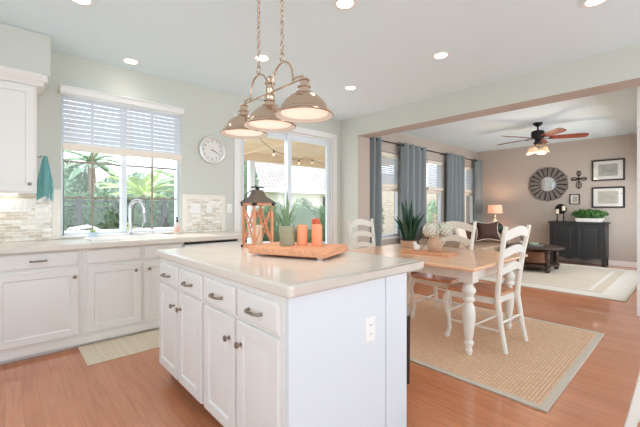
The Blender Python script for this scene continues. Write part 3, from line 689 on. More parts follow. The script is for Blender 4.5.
MB().lathe([(.024, .17), (.03, .19), (.03, .20), (.02, .21), (.026, .225), (.026, .27), (.034, .275), (.034, .285), (.018, .295), (.024, .31), (.016, .322), (0, .335)], (px, yc, RZ), 20).build('centre_stem', M_copper, pd, world=True)
q = MB(); zb = RZ+.225
for sgn, yo in ((-1, shades[0]), (1, shades[2])):
    q.tube([(px, yc+sgn*.02, zb-.005), (px, yo-sgn*.02, zb-.005)], .006, 8)
q.build('cross_bar', M_copper, pd, world=True)
chy = []
for sgn, yo in ((-1, shades[0]), (1, shades[2])):
    q = MB(); ya = yc+sgn*.135; rr = .105; zt = RZ+.32
    pts = [(px, yc+sgn*.03, zb+.02)]+[(px, ya-sgn*rr*math.cos(t), zt-.06+.115*math.sin(t)) for t in [PI*k/14 for k in range(15)]]
    pts += [(px, ya+sgn*(rr+.004), zt-.10), (px, ya+sgn*(rr-.006), zb+.01), (px, ya+sgn*(rr+.03), zb+.018), (px, yo-sgn*.01, zb+.01)]
    q.tube(pts, .0065, 10); q.build('arch_arm', M_copper, pd, world=True)
    q = MB(); top = zt-.06+.115+.006
    q.tube([(px+.0, ya+.020*math.cos(t), top+.026+.028*math.sin(t)) for t in [2*PI*k/18 for k in range(18)]], .004, 8, closed=True); q.build('ring', M_copper, pd, world=True)
    q = MB(); z = top+.05; k = 0
    while z < H-.02:
        L_, W_ = .021, .0095; pts = []
        for t in range(14):
            th = 2*PI*t/14; u_ = W_*math.cos(th); v_ = L_*math.sin(th); pts.append((px+(u_ if k % 2 else 0), ya+(0 if k % 2 else u_), z+L_+v_-.004))
        q.tube(pts, .0028, 6, closed=True); z += .033; k += 1
    q.build('chain', M_copper, pd, world=True)
MB().lathe([(.07, 0), (.07, -.008), (.055, -.02), (.02, -.026), (0, -.027)], (0, 0, 0), 28).build('canopy', M_copper, pd).scale = (1, 3.4, 1)

# ================================================================== dining rug, family rug
rg = thing('jute_rug', 'jute area rug with a grey-beige border under the dining table', 'rug', (3.3, 2.1, 0))
rx0, rx1, ry0, ry1 = 2.38, 4.265, .60, 3.55
MB().box(rx0+.05, ry0+.05, 0, rx1-.05, ry1-.05, .009).build('weave', M_jute, rg, world=True)
q = MB(); q.box(rx0, ry0, 0, rx1, ry0+.05, .011).box(rx0, ry1-.05, 0, rx1, ry1, .011).box(rx0, ry0+.05, 0, rx0+.05, ry1-.05, .011).box(rx1-.05, ry0+.05, 0, rx1, ry1-.05, .011)
q.build('border', M_juteb, rg, world=True, bevel=.003)
r2 = thing('wool_rug', 'large cream and beige banded rug on the family room floor under the coffee table', 'rug', (7.4, 2.0, 0))
MB().box(5.92, .62, 0, 9.0, 3.5, .012).build('ground', M_rug2, r2, world=True, bevel=.004)
q = MB(); 
for i_, wd in ((.03, .26), (.42, .05)):
    x0, x1, y0, y1 = 5.92+i_, 9.0-i_, .62+i_, 3.5-i_
    q.box(x0, y0, .012, x1, y0+wd, .0135).box(x0, y1-wd, .012, x1, y1, .0135).box(x0, y0+wd, .012, x0+wd, y1-wd, .0135).box(x1-wd, y0+wd, .012, x1, y1-wd, .0135)
q.build('band_pattern', M_rug2b, r2, world=True)

# ================================================================== dining table
TX0, TX1, TY0, TY1 = 2.62, 3.85, 1.135, 2.60; RT = .011
dt = thing('dining_table', 'farmhouse dining table with a honey wood top and cream turned legs', 'table', ((TX0+TX1)/2, (TY0+TY1)/2, RT))
MB().box(TX0, TY0, .733, TX1, TY1, .76).build('tabletop', M_tabletop, dt, world=True, bevel=.01, seg=3)
LX0, LX1, LY0, LY1 = TX0+.215, TX1-.12, TY0+.14, TY1-.14; q = MB(); g_ = .035
q.box(LX0, LY0-g_, .63, LX1, LY0-g_+.02, .733).box(LX0, LY1+g_-.02, .63, LX1, LY1+g_, .733).box(LX0-g_, LY0, .63, LX0-g_+.02, LY1, .733).box(LX1+g_-.02, LY0, .63, LX1+g_, LY1, .733)
q.build('apron', M_cream, dt, world=True)
legp = [(.022, 0), (.026, .02), (.03, .035), (.024, .045), (.024, .06), (.036, .085), (.04, .10), (.036, .11), (.026, .12), (.034, .15), (.046, .25), (.052, .33), (.046, .40), (.034, .425), (.032, .44), (.046, .45), (.05, .462), (.046, .475), (.032, .485), (.038, .50), (.054, .525), (.056, .54), (.046, .565), (.034, .58), (.032, .59), (.042, .60), (.042, .61)]
legp = [(r_*1.0, z*.985) for r_, z in legp]
for x in (LX0, LX1):
    for y in (LY0, LY1):
        MB().lathe(legp, (x, y, RT), 24).box(x-.056, y-.056, .61, x+.056, y+.056, .733).build('leg', M_cream, dt, world=True)

# ================================================================== ladder-back chairs
def make_chair(label):
    t = thing('dining_chair', label, 'chair', (0, 0, RT), 0, 'cream ladder-back dining chairs')
    # seat: front towards +y, back posts at y=0
    poly = [(-.205, .02), (.205, .02), (.225, .30), (.235, .44), (.19, .475), (0, .485), (-.19, .475), (-.235, .44), (-.225, .30)]
    MB().prism(poly, .437, .465, 'z').build('seat', M_seat, t, bevel=.008, seg=3)
    q = MB(); q.prism([(-.205, .03), (-.19, .03), (-.205, .44), (-.222, .44)], .385, .437, 'z').prism([(.19, .03), (.205, .03), (.222, .44), (.205, .44)], .385, .437, 'z').box(-.215, .43, .385, .215, .45, .437).box(-.19, .02, .385, .19, .04, .437)
    q.build('seat_rail', M_cream, t)
    for s_ in (-1, 1):
        # rear post: one continuous bent piece
        pts = [(s_*.215, -.07, 0), (s_*.208, -.035, .18), (s_*.205, 0, .42), (s_*.208, -.005, .52), (s_*.225, -.04, .80), (s_*.245, -.085, 1.055)]
        MB().tube(pts, [.020, .022, .026, .024, .022, .019], 8, flat=(1, 1)).build('rear_leg', M_cream, t)
        pts = [(s_*.222, .462, 0), (s_*.214, .448, .03), (s_*.204, .436, .09), (s_*.207, .443, .18), (s_*.222, .466, .28), (s_*.226, .472, .34), (s_*.210, .452, .40), (s_*.205, .445, .437)]
        MB().tube(pts, [.026, .020, .017, .019, .026, .030, .030, .026], 10).build('front_leg', M_cream, t)
        MB().tube([(s_*.208, -.03, .17), (s_*.205, .44, .16)], .010, 8).build('stretcher', M_cream, t)
    MB().tube([(-.206, .2, .165), (.206, .2, .165)], .010, 8).build('stretcher', M_cream, t)
    MB().tube([(-.207, -.03, .24), (.207, -.03, .24)], .010, 8).build('stretcher', M_cream, t)
    for zc, hg, yb, hw in ((.985, .075, -.072, .235), (.83, .06, -.045, .222), (.68, .055, -.025, .212)):
        q = MB(); n = 16; vs = []
        for k in range(n+1):
            u_ = -1+2*k/n; arch = .045*math.cos(u_*PI/2)**1.2 if abs(u_) < 1 else 0; x = u_*hw; yy = yb-.03*(1-u_*u_)
            zt_, zb_ = zc+hg*.42+arch-.006, zc-hg*.42+arch*.85-.018
            vs += [(x, yy-.008, zb_), (x, yy+.008, zb_), (x, yy+.008, zt_), (x, yy-.008, zt_)]
        fs = [(i*4+j, i*4+(j+1) % 4, (i+1)*4+(j+1) % 4, (i+1)*4+j) for i in range(n) for j in range(4)]+[(0, 1, 2, 3), (n*4+3, n*4+2, n*4+1, n*4)]
        q.add(vs, fs); q.build('back_slat', M_cream, t)
    return t
chA = make_chair('cream ladder-back chair with a wooden seat at the near end of the table'); chA.location = (3.285, 1.13, RT); chA.rotation_euler = (0, 0, math.radians(-3))
dup(chA, (3.80, 1.92, RT), 'cream ladder-back chair behind the flowers, on the sofa side of the table', rz=PI/2)
dup(chA, (3.66, 3.08, RT), 'cream ladder-back chair at the far end of the table, by the patio door', rz=PI)
cs_ = thing('stool', 'cream painted stool with splayed legs cut off by the bottom right corner', 'stool', (2.47, -.045, 0))
MB().lathe([(.20, .66), (.215, .67), (.215, .69), (.20, .70), (0, .69)], n=32).build('seat', M_seat, cs_)
for a_, b_ in ((-1, 1), (-1, -1), (1, 1), (1, -1)):
    MB().tube([(a_*.345, b_*.295, 0), (a_*.282, b_*.247, .24), (a_*.228, b_*.208, .45), (a_*.17, b_*.16, .67)], [.026, .026, .026, .026], 4).build('leg', M_cream, cs_)
for p0, p1 in (((-1, 1), (-1, -1)), ((1, 1), (1, -1)), ((-1, 1), (1, 1)), ((-1, -1), (1, -1))):
    MB().tube([(p0[0]*.28, p0[1]*.247, .235), (p1[0]*.28, p1[1]*.247, .235)], .020, 4).build('stretcher', M_cream, cs_)

# ================================================================== things on the dining table
TZ = .76
tb = tag(MB().box(-.12, -.25, 0, .12, .25, .022).build('wooden_board', M_pinewood, bevel=.004), 'low orange wooden board holding the jug on the dining table', 'tray'); tb.location = (3.17, 1.83, TZ); tb.rotation_euler = (0, 0, math.radians(5))
jg = thing('ceramic_jug', 'buff stoneware jug of white flowers on the dining table', 'jug', (3.23, 1.80, TZ+.022))
MB().lathe([(.058, 0), (.066, .004), (.078, .035), (.078, .065), (.060, .115), (.052, .15), (.056, .17), (.052, .17), (.047, .15), (.06, .08), (0, .02)], n=32).build('body', M_jug, jg)
MB().tube([R3*.048+Vector((0, 0, .14)), R3*.085+Vector((0, 0, .135)), R3*.10+Vector((0, 0, .10)), R3*.075+Vector((0, 0, .06))], .008, 10).build('handle', M_ceramic, jg)
M_fcore = mat('greenish_flower_core', (186, 182, 150), .8)
def hydrangea(off, zc, rad, label):
    t = thing('hydrangea', label, 'flower', Vector((3.23, 1.80, TZ+.04)), 0, 'white hydrangeas in the jug')
    MB().tube([(0, 0, 0), off*.4+Vector((0, 0, .09)), off+Vector((0, 0, zc-.03))], .004, 6).build('stem', M_leaf, t)
    c = off+Vector((0, 0, zc)); q = MB(); n = 90
    for k in range(n):
        z = 1-2*(k+.5)/n; ph = k*2.39996; rr = math.sqrt(1-z*z); d = Vector((rr*math.cos(ph), rr*math.sin(ph), z))
        if z < -.75: continue
        p = c+d*rad*random.uniform(.9, 1.05); a_ = d.orthogonal().normalized(); b2 = d.cross(a_); s_ = rad*.19; ro = random.random()*PI
        A = a_*math.cos(ro)+b2*math.sin(ro); B = d.cross(A)
        for e in (A, B, -A, -B):
            g = e.cross(d); q.add([p, p+e*s_*.7+g*s_*.45+d*s_*.2, p+e*s_*1.2+d*s_*.1, p+e*s_*.7-g*s_*.45+d*s_*.2], [(0, 1, 2, 3)])
    k0 = len(q.m); q.sphere(c, rad*.86, 14, 10); q.m[k0:] = [1]*(len(q.m)-k0); q.build('flower_head', [M_petal, M_fcore], t)
    q = MB()
    for k in range(3):
        a_ = k*2.1+off.x*20; d = Vector((math.cos(a_), math.sin(a_), .1)); g = Vector((-d.y, d.x, 0)); b_ = off*.7+Vector((0, 0, zc-.06))
        q.add([b_, b_+d*.045+g*.02, b_+d*.09, b_+d*.045-g*.02], [(0, 1, 2, 3)])
    q.build('leaves', M_leafg, t)
hydrangea(R3*-.05+F3*-.03, .195, .082, 'white hydrangea head leaning left out of the jug')
hydrangea(R3*.10+F3*.0, .195, .082, 'white hydrangea head leaning right out of the jug')
hydrangea(R3*.03+F3*.08, .185, .062, 'white hydrangea head in the middle, behind the other two')
bs_ = thing('flower_sprig', 'upright pinkish sprig with grey-green leaves standing in the jug', 'sprig', Vector((3.23, 1.80, TZ+.04)))
MB().tube([(0, 0, 0), (-.01, 0, .2), (-.025, 0, .33)], .003, 6).build('stem', M_leaf, bs_)
q = MB()
for k in range(26): q.sphere((-.015+random.gauss(0, .014), random.gauss(0, .014), .25+k*.0045), .009, 6, 4)
q.build('buds', mat('pale_pink_bud', (226, 206, 190), .7), bs_)
MB().leaves((0, 0, .22), (.07, .07, .04), 40, .022).build('leaves', M_leafg, bs_)
bd = thing('bird_figurine', 'small white ceramic bird beside the jug on the board', 'figurine', (3.12, 1.94, TZ+.022))
MB().sphere((0, 0, .035), (.042, .032, .035)).sphere((-.03, .005, .075), .02).tube([(-.046, .007, .076), (-.062, .01, .073)], [.006, .001], 6).build('body', M_ceramic, bd)
MB().tube([(.03, 0, .04), (.075, -.01, .055)], [.018, .006], 8, flat=(1, .5)).build('tail', M_ceramic, bd)
sn = thing('snake_plant', 'tall dark green snake plant in a tan planter at the far end of the table', 'potted plant', (3.52, 2.30, TZ))
MB().lathe([(.075, 0), (.085, .004), (.095, .075), (.09, .08), (.084, .07), (0, .068)]).build('planter', M_jug, sn)
MB().lathe([(.086, .07), (.094, .085), (.088, .095), (0, .088)]).build('moss', M_soil, sn)
for k in range(26):
    a_ = k*2.4; r_ = .055*math.sqrt((k+1)/26); hgt = random.uniform(.32, .56)*(1-.35*(k/26)); ln_ = .15*(k+2)/26
    b_ = Vector((r_*math.cos(a_), r_*math.sin(a_), .07)); d = Vector((math.cos(a_), math.sin(a_), 0)); tw_ = random.random()*PI
    q = MB(); pts = [b_, b_+d*ln_*.15+Vector((0, 0, hgt*.35)), b_+d*ln_*.5+Vector((0, 0, hgt*.7)), b_+d*ln_+Vector((0, 0, hgt))]
    q.tube(pts, [.017, .025, .021, .001], 8, flat=(1, .22) if k % 2 else (.22, 1)); q.build('leaf', M_snake, sn)
for s_ in (R3*-.17+Vector((0, 0, .20)), R3*.15+Vector((0, 0, .17))):
    q = MB(); q.tube([Vector((0, 0, .08)), s_*.5+Vector((0, 0, .10)), s_+Vector((0, 0, .05))], [.02, .024, .001], 8, flat=(1, .3)); q.build('leaf', M_snake, sn)

# ================================================================== curtains
def curtain(x0, x1, y, z1, z0, label, folds):
    r = thing('curtain', label, 'curtain', ((x0+x1)/2, y, z0), 0, 'grey curtain panels in the family room'); q = MB(); n = folds*10; vs = []; fs = []; k = 8
    for side in (0, 1):
        for i in range(k+1):
            t = i/k; z = z1+(z0-z1)*t
            for j in range(n+1):
                s_ = j/n; amp = .058*(1-.15*t)+.006*math.sin(j*.9+i); vs.append((x0+(x1-x0)*s_+.008*math.sin(i*.8+j*.2)*t, y+amp*math.sin(s_*folds*2*PI)+.004*side, z))
    w_ = n+1; o_ = (k+1)*w_
    for i in range(k):
        for j in range(n):
            a = i*w_+j; fs.append((a, a+1, a+w_+1, a+w_)); fs.append((o_+a+w_, o_+a+w_+1, o_+a+1, o_+a))
    for j in range(n): fs.append((j+1, j, o_+j, o_+j+1)); a = k*w_+j; fs.append((a, a+1, o_+a+1, o_+a))
    for i in range(k): a = i*w_; fs.append((a, a+w_, o_+a+w_, o_+a)); a += n; fs.append((a+w_, a, o_+a, o_+a+w_))
    q.add(vs, fs); q.build('cloth', M_curtain, r, world=True, sharp=80)
    for j in range(folds*2):
        X = x0+(x1-x0)*(j+.5)/(folds*2); MB().tube([(X, y+.024*math.cos(t), z1-.045+.024*math.sin(t)) for t in [2*PI*e/14 for e in range(14)]], .004, 6, closed=True).build('grommet', M_black, r, world=True)
CY = 3.90; RZc = 2.455
curtain(4.70, 5.07, CY, RZc+.045, .03, 'grey curtain panel just past the kitchen opening, left of the first window', 2)
curtain(5.72, 6.60, CY, RZc+.045, .03, 'wide grey curtain between the first and middle family room windows', 4)
curtain(7.58, 8.38, CY, RZc+.045, .03, 'wide grey curtain between the middle and last family room windows', 4)
curtain(9.06, 9.40, CY, RZc+.045, .03, 'narrow grey curtain in the far corner beside the lamp', 2)
for a, b_, l in ((4.67, 5.78, 'first black curtain rod over the window nearest the kitchen'), (6.45, 7.50, 'black curtain rod over the middle family room window'), (8.2, 9.36, 'black curtain rod over the last family room window')):
    r = thing('curtain_rod', l, 'curtain rod', ((a+b_)/2, CY, RZc)); MB().tube([(a, CY, RZc), (b_, CY, RZc)], .011, 10).build('rod', M_black, r, world=True)
    q = MB(); q.sphere((a, CY, RZc), .022).sphere((b_, CY, RZc), .022); q.build('finial', M_black, r, world=True)
    MB().tube([(a+.05, CY, RZc), (a+.05, FY, RZc)], .008, 8).tube([(b_-.05, CY, RZc), (b_-.05, FY, RZc)], .008, 8).build('bracket', M_black, r, world=True)

# ================================================================== sofa and lamp side
sf = thing('sofa', 'tan rolled-arm sofa along the curtained windows of the family room', 'sofa', (6.9, 3.2, .012))
SA, SB = 5.75, 8.15; y0, y1 = 2.74, 3.58
MB().box(SA+.1, y0+.04, .10, SB-.1, y1-.05, .30).build('base', M_sofa, sf, world=True, bevel=.03, seg=3)
for k in range(3):
    a = SA+.17+k*(SB-SA-.34)/3; MB().box(a+.005, y0, .30, a+(SB-SA-.34)/3-.005, y1-.22, .46).build('seat_cushion', M_sofa, sf, world=True, bevel=.045, seg=4)
MB().box(SA+.1, y1-.26, .28, SB-.1, y1-.02, .88).build('backrest', M_sofab, sf, world=True, bevel=.07, seg=4)
for a in (SA, SB-.2):
    q = MB(); q.box(a+.02, y0+.02, .08, a+.18, y1-.04, .52).cyl((a+.1, y0, .53), (a+.1, y1-.04, .53), .115, .115, 24); q.build('arm', M_sofa, sf, world=True, bevel=.012)
for a in (SA+.12, SB-.12):
    for b_ in (y0+.1, y1-.1): MB().lathe([(.02, .012), (.032, .09), (.03, .11)], (a, b_, 0), 12).build('foot', M_dark, sf, world=True)
def cushion(x, y, z, w_, h_, d_, m, label, rz=0, tilt=-15, horns=.03, trim=None):
    q = MB(); n = 12; vs = []; fs = []
    for side in (-1, 1):
        for i in range(n+1):
            for j in range(n+1):
                u_, v_ = -1+2*i/n, -1+2*j/n; b_ = (1-u_**4)*(1-v_**4); cr = abs(u_*v_)**3
                vs.append((u_*w_/2*(1-.05*(1-cr))+u_*cr*horns, side*d_/2*b_**.6, v_*h_/2*(1-.08*(1-u_*u_*1.0)*(1 if v_ > 0 else .3))+v_*cr*horns))
    W_ = n+1; O_ = W_*W_
    for i in range(n):
        for j in range(n):
            a = i*W_+j; fs += [(a, a+1, a+W_+1, a+W_), (O_+a+W_, O_+a+W_+1, O_+a+1, O_+a)]
    q.add(vs, fs); r = thing('throw_pillow', label, 'pillow', (x, y, z), rz, 'pillows on the sofa')
    o = q.build('cover', m, r, sharp=80); o.rotation_euler = (math.radians(tilt), 0, 0)
    if trim:
        q = MB(); q.tube([(u_*(w_/2+horns*(abs(u_*v_)**3)), 0, v_*(h_/2+horns*abs(u_*v_)**3)) for u_, v_ in [(-1, -1), (-.5, -1), (0, -.96), (.5, -1), (1, -1), (1, -.5), (.97, 0), (1, .5), (1, 1), (.5, .93), (0, .90), (-.5, .93), (-1, 1), (-1, .5), (-.97, 0), (-1, -.5)]], .009, 6, closed=True)
        o = q.build('fringe', trim, r); o.rotation_euler = (math.radians(tilt), 0, 0)
    return r
cushion(7.50, 2.98, .74, .44, .35, .16, M_cushd, 'dark brown pillow with a cream fringe at the right end of the sofa', rz=math.radians(-42), horns=.05, trim=M_cushc)
cushion(6.60, 3.14, .68, .46, .44, .16, M_cushc, 'cream pillow at the middle of the sofa, behind the flowers', rz=.1)
cushion(6.12, 3.14, .68, .46, .46, .16, mat('grey_cushion', (150, 146, 144), .9), 'grey pillow at the left end of the sofa, beside the snake plant', rz=.2)
tbk = tag(drape(2.83, 3.2, .30, .475, 7.9, .01, 0, 1).build('throw_blanket', M_cushc), 'cream throw hanging over the right arm end of the sofa', 'blanket')
bpy.data.objects.remove(tbk)
et = thing('end_table', 'small dark end table in the far corner under the lamp', 'table', (8.9, 3.40, 0))
MB().lathe([(.25, .60), (.26, .61), (.26, .625), (.25, .63)], n=32).build('tabletop', M_dark, et)
MB().lathe([(.16, 0), (.16, .02), (.03, .06), (.03, .58), (.08, .60)]).build('pedestal', M_dark, et)
lp = thing('table_lamp', 'lit table lamp with a pink drum shade in the far corner', 'lamp', (9.0, 3.39, .63))
MB().lathe([(.06, 0), (.065, .02), (.03, .04), (.075, .12), (.085, .18), (.06, .26), (.025, .31), (.015, .33), (.012, .42)], n=24).build('base', M_greeng, lp)
MB().lathe([(.165, .46), (.165, .465), (.155, .665), (.152, .665), (.162, .46)], n=32, cap=False).build('lamp_shade', M_lampshade, lp)
MB().lathe([(.006, .42), (.006, .68), (.012, .69), (0, .70)], n=10).build('finial', M_nickel, lp)
light('table_lamp_bulb', 'POINT', (9.0, 3.39, 1.22), (0, 0, 0), 9, (1, .72, .5), shadow_soft_size=.05)
vs_ = tag(MB().lathe([(.05, 0), (.09, .05), (.10, .12), (.07, .19), (.03, .22), (.035, .24)]).build('glass_vase', M_dgreen), 'dark green bottle-shaped vase in front of the lamp', 'vase'); vs_.location = (8.82, 3.24, .63)

# ================================================================== coffee table
cf = thing('coffee_table', 'dark wood two-tier coffee table with turned legs on the cream rug', 'table', (7.95, 2.15, .0135))
X0, X1, Y0, Y1 = 7.22, 8.22, 1.67, 2.67
q = MB(); q.prism([(X0+.5+.50*math.cos(t), (Y0+Y1)/2+.50*math.sin(t)) for t in [2*PI*k/40 for k in range(40)]], .44, .475, 'z'); q.build('tabletop', M_dark, cf, world=True, bevel=.01)
MB().prism([(X0+.5+.42*math.cos(t), (Y0+Y1)/2+.42*math.sin(t)) for t in [2*PI*k/32 for k in range(32)]], .12, .145, 'z').build('shelf', M_dark, cf, world=True, bevel=.006)
for x in (X0+.2, X1-.2):
    for y in (Y0+.2, Y1-.2):
        MB().lathe([(.03, 0), (.045, .03), (.04, .07), (.03, .09), (.045, .11), (.045, .15), (.028, .17), (.034, .22), (.046, .30), (.03, .34), (.045, .37), (.045, .44)], (x, y, .0135), 16).build('leg', M_dark, cf, world=True)
bk = thing('wicker_basket', 'woven wicker basket on the lower shelf of the coffee table', 'basket', (7.68, 2.16, .145)); q = MB()
MB().lathe([(.15, 0), (.20, .02), (.215, .12), (.205, .23), (.195, .23), (.2, .12), (.14, .02), (0, .015)], n=28).build('body', M_basket, bk)
MB().tube([(.207*math.cos(t), .207*math.sin(t), .23) for t in [2*PI*k/24 for k in range(24)]], .013, 8, closed=True).build('rim', M_basket, bk)
trr = thing('round_tray', 'round grey tray with a raised rim on the coffee table', 'tray', (7.62, 2.22, .475))
MB().lathe([(.21, 0), (.225, .005), (.235, .05), (.225, .05), (.215, .012), (0, .01)], n=36).build('tray', mat('grey_wood_tray', (104, 98, 94), .6), trr)
for k, (dz, ww, m) in enumerate(((0, .2, M_matboard), (.028, .17, M_leafg))):
    b_ = thing('book', ['pale book at the bottom of the stack in the round tray', 'green book on top of the stack in the round tray'][k], 'book', (7.68, 2.16, .486+dz), .3+k*.2, 'books in the round tray')
    MB().box(-ww/2, -ww*.36, .002, ww/2, ww*.36, .024).build('pages', M_matboard, b_); q = MB(); q.box(-ww/2-.003, -ww*.36-.003, 0, ww/2+.003, ww*.36+.003, .003).box(-ww/2-.003, -ww*.36-.003, .023, ww/2+.003, ww*.36+.003, .027).box(-ww/2-.004, -ww*.36-.003, 0, -ww/2-.001, ww*.36+.003, .027); q.build('cover', m, b_)
sp_ = thing('succulent_pot', 'white pot with a spiky air plant on the coffee table', 'potted plant', (7.52, 2.30, .486))
MB().lathe([(.04, 0), (.06, .02), (.06, .075), (.05, .085), (.045, .075), (0, .07)]).build('pot', M_ceramic, sp_)
q = MB()
for k in range(13):
    a_ = k*2.4; l_ = .07+.05*random.random(); q.tube([(0, 0, .07), (l_*.5*math.cos(a_), l_*.5*math.sin(a_), .14), (l_*math.cos(a_), l_*math.sin(a_), .18+.09*random.random())], [.01, .009, .001], 6)
q.build('leaves', mat('dusty_green_leaf', (112, 118, 100), .7), sp_)

# ================================================================== sideboard wall
sb = thing('sideboard', 'black two-door sideboard against the far wall', 'sideboard', (9.27, 1.757, 0))
a, b_, f_ = 1.265, 2.25, 9.09
MB().box(f_-.02, a-.03, .885, 9.485, b_+.03, .92).build('top', M_blackw, sb, world=True, bevel=.006)
MB().box(f_, a, .17, 9.48, b_, .885).build('body', M_blackw, sb, world=True, bevel=.004)
q = MB(); n = 24; poly = [(b_, .20), (b_, .17)]+[(b_-(b_-a)*k/n, .165-.045*math.sin(k/n*PI)**2*(1+.35*math.cos(k/n*PI*6))) for k in range(1, n)]+[(a, .17), (a, .20)]
q.prism(poly, f_-.008, f_+.012, 'x'); q.build('scalloped_apron', M_blackw, sb, world=True)
for y in (a+.035, b_-.035):
    for x in (f_+.035, 9.44): MB().box(x-.032, y-.032, 0, x+.032, y+.032, .18).build('leg', M_blackw, sb, world=True, bevel=.005)
for k in range(2):
    yy = b_-.06-k*.445
    o = MB().rings((f_, yy, .22), (0, -1, 0), (0, 0, 1), (-1, 0, 0), .425, .63, [(0, 0), (0, .012), (.05, .012), (.055, .005), (.09, .005), (.10, .010), (.11, .01)]).build('door', M_blackw, sb, world=True)
    knob((f_-.012, yy-(.40 if k == 0 else .025), .55), (-1, 0, 0)).build('knob', M_black, o, world=True)
for k, (yy, hh_, lab) in enumerate(((2.14, .17, 'shorter black candlestick with a white candle at the left end of the sideboard'), (2.02, .24, 'taller black candlestick with a white candle on the sideboard'))):
    c = thing('candlestick', lab, 'candlestick', (9.25, yy, .92), 0, 'candlesticks on the sideboard')
    MB().lathe([(.045, 0), (.045, .008), (.015, .02), (.01, .05), (.018, hh_*.4), (.009, hh_*.5), (.016, hh_*.7), (.009, hh_*.85), (.04, hh_-.008), (.04, hh_)], n=16).build('stand', M_black, c)
    q = tag(MB().lathe([(.033, 0), (.034, .10), (.03, .105), (0, .1)], n=18).build('pillar_candle', M_candlew), ['white candle on the shorter candlestick', 'white candle on the taller candlestick'][k], 'candle'); q.location = (9.25, yy, .92+hh_)
rm = thing('round_plaque', 'small dark round plaque leaning behind the shorter candlestick', 'plaque', (9.44, 2.15, 1.20))
RX = Matrix.Rotation(-PI/2, 3, 'Y')
MB().lathe([(.06, .0), (.11, .0), (.115, .012), (.105, .02), (.065, .02), (.06, .01)], n=28, M=RX).build('ring', M_black, rm)
rm.location = (9.495, 2.12, 1.20); 
pl = thing('trough_planter', 'white trough planter on the sideboard under the lower landscape', 'planter', (9.27, 1.56, .92))
MB().prism([(-.22, 0), (.22, 0), (.25, .08), (-.25, .08)], -.06, .06, 'x').build('trough', M_ceramic, pl, bevel=.006)
gr = tag(MB().leaves((0, 0, .045), (.12, .32, .10), 800, .045, .2).build('greenery', mat('fern_green', (70, 116, 56), .7, noise=.3, scale=20)), 'bushy green foliage overflowing the white trough planter', 'plant'); gr.location = (9.27, 1.56, 1.045)

def picture(y0, y1, z0, z1, label, pr, fr=.03, mt=.09, m=M_blackw):
    r = thing('framed_picture', label, 'picture', (FX, (y0+y1)/2, z0), 0, 'framed pictures on the far wall'); x = FX
    q = MB(); q.box(x-.03, y0, z0, x, y0+fr, z1).box(x-.03, y1-fr, z0, x, y1, z1).box(x-.03, y0+fr, z0, x, y1-fr, z0+fr).box(x-.03, y0+fr, z1-fr, x, y1-fr, z1); q.build('frame', m, r, world=True, bevel=.003)
    MB().box(x-.012, y0+fr, z0+fr, x, y1-fr, z1-fr).build('mat_board', M_matboard, r, world=True)
    p = MB().box(x-.014, y0+fr+mt, z0+fr+mt*.8, x-.012, y1-fr-mt, z1-fr-mt*.8).build('print', pr, r, world=True)
    MB().box(x-.018, y0+fr, z0+fr, x-.016, y1-fr, z1-fr).build('glazing', M_glass, r, world=True)
    return r
picture(1.005, 1.555, 1.805, 2.255, 'wide framed landscape, the upper one on the far wall', M_print, mt=.085)
picture(1.005, 1.555, 1.225, 1.668, 'wide framed landscape, the lower one above the greenery', M_print2, mt=.075)
picture(1.765, 1.955, 1.305, 1.53, 'small square framed picture below the metal cross', M_print, fr=.018, mt=.035, m=M_dark)
cr = thing('wall_cross', 'dark scrolled metal cross on the far wall', 'cross', (FX, 1.785, 1.855)); q = MB()
def loop(cy, cz, ry_, rz_): return [(-.015, cy+ry_*math.cos(t), cz+rz_*math.sin(t)) for t in [2*PI*k/20 for k in range(20)]]
for cy, cz, a_, b2 in ((0, .14, .035, .055), (0, -.12, .045, .08), (-.085, .015, .055, .035), (.085, .015, .055, .035)): q.tube(loop(cy, cz, a_, b2), .007, 6, closed=True)
q.tube([(-.015, 0, -.19), (-.015, 0, .19)], .008, 8).tube([(-.015, -.13, .015), (-.015, .13, .015)], .008, 8).sphere((-.015, 0, .015), .024)
q.build('scrollwork', M_black, cr)
# sunburst mirror
mr_ = thing('sunburst_mirror', 'round mirror with a dark slatted wooden surround on the far wall', 'mirror', (FX, 2.385, 1.785))
MB().lathe([(.165, 0), (.165, .02), (0, .02)], n=40, M=RX).build('mirror_glass', M_mirror, mr_)
M_driftw = wood('weathered_grey_wood', (128, 120, 114), .7, 'Z', .6)
n = 19
q = MB(); q.lathe([(.15, .0), (.39, .0), (.39, .012), (.15, .012)], n=44, M=RX); q.build('backing', M_black, mr_)
for k in range(n):
    t0, t1 = 2*PI*(k+.13)/n, 2*PI*(k+.87)/n; q = MB(); r0, r1 = .165, .405+(.012 if k % 2 else 0); th = .022 if k % 2 else .03
    P = [(r0, t0), (r1, t0), (r1, t1), (r0, t1)]
    q.add([(-.01, r*math.sin(t), r*math.cos(t)) for r, t in P]+[(-th, r*math.sin(t), r*math.cos(t)) for r, t in P], [(0, 1, 2, 3), (7, 6, 5, 4), (0, 4, 5, 1), (1, 5, 6, 2), (2, 6, 7, 3), (3, 7, 4, 0)])
    q.build('slat', M_driftw, mr_, bevel=.002)

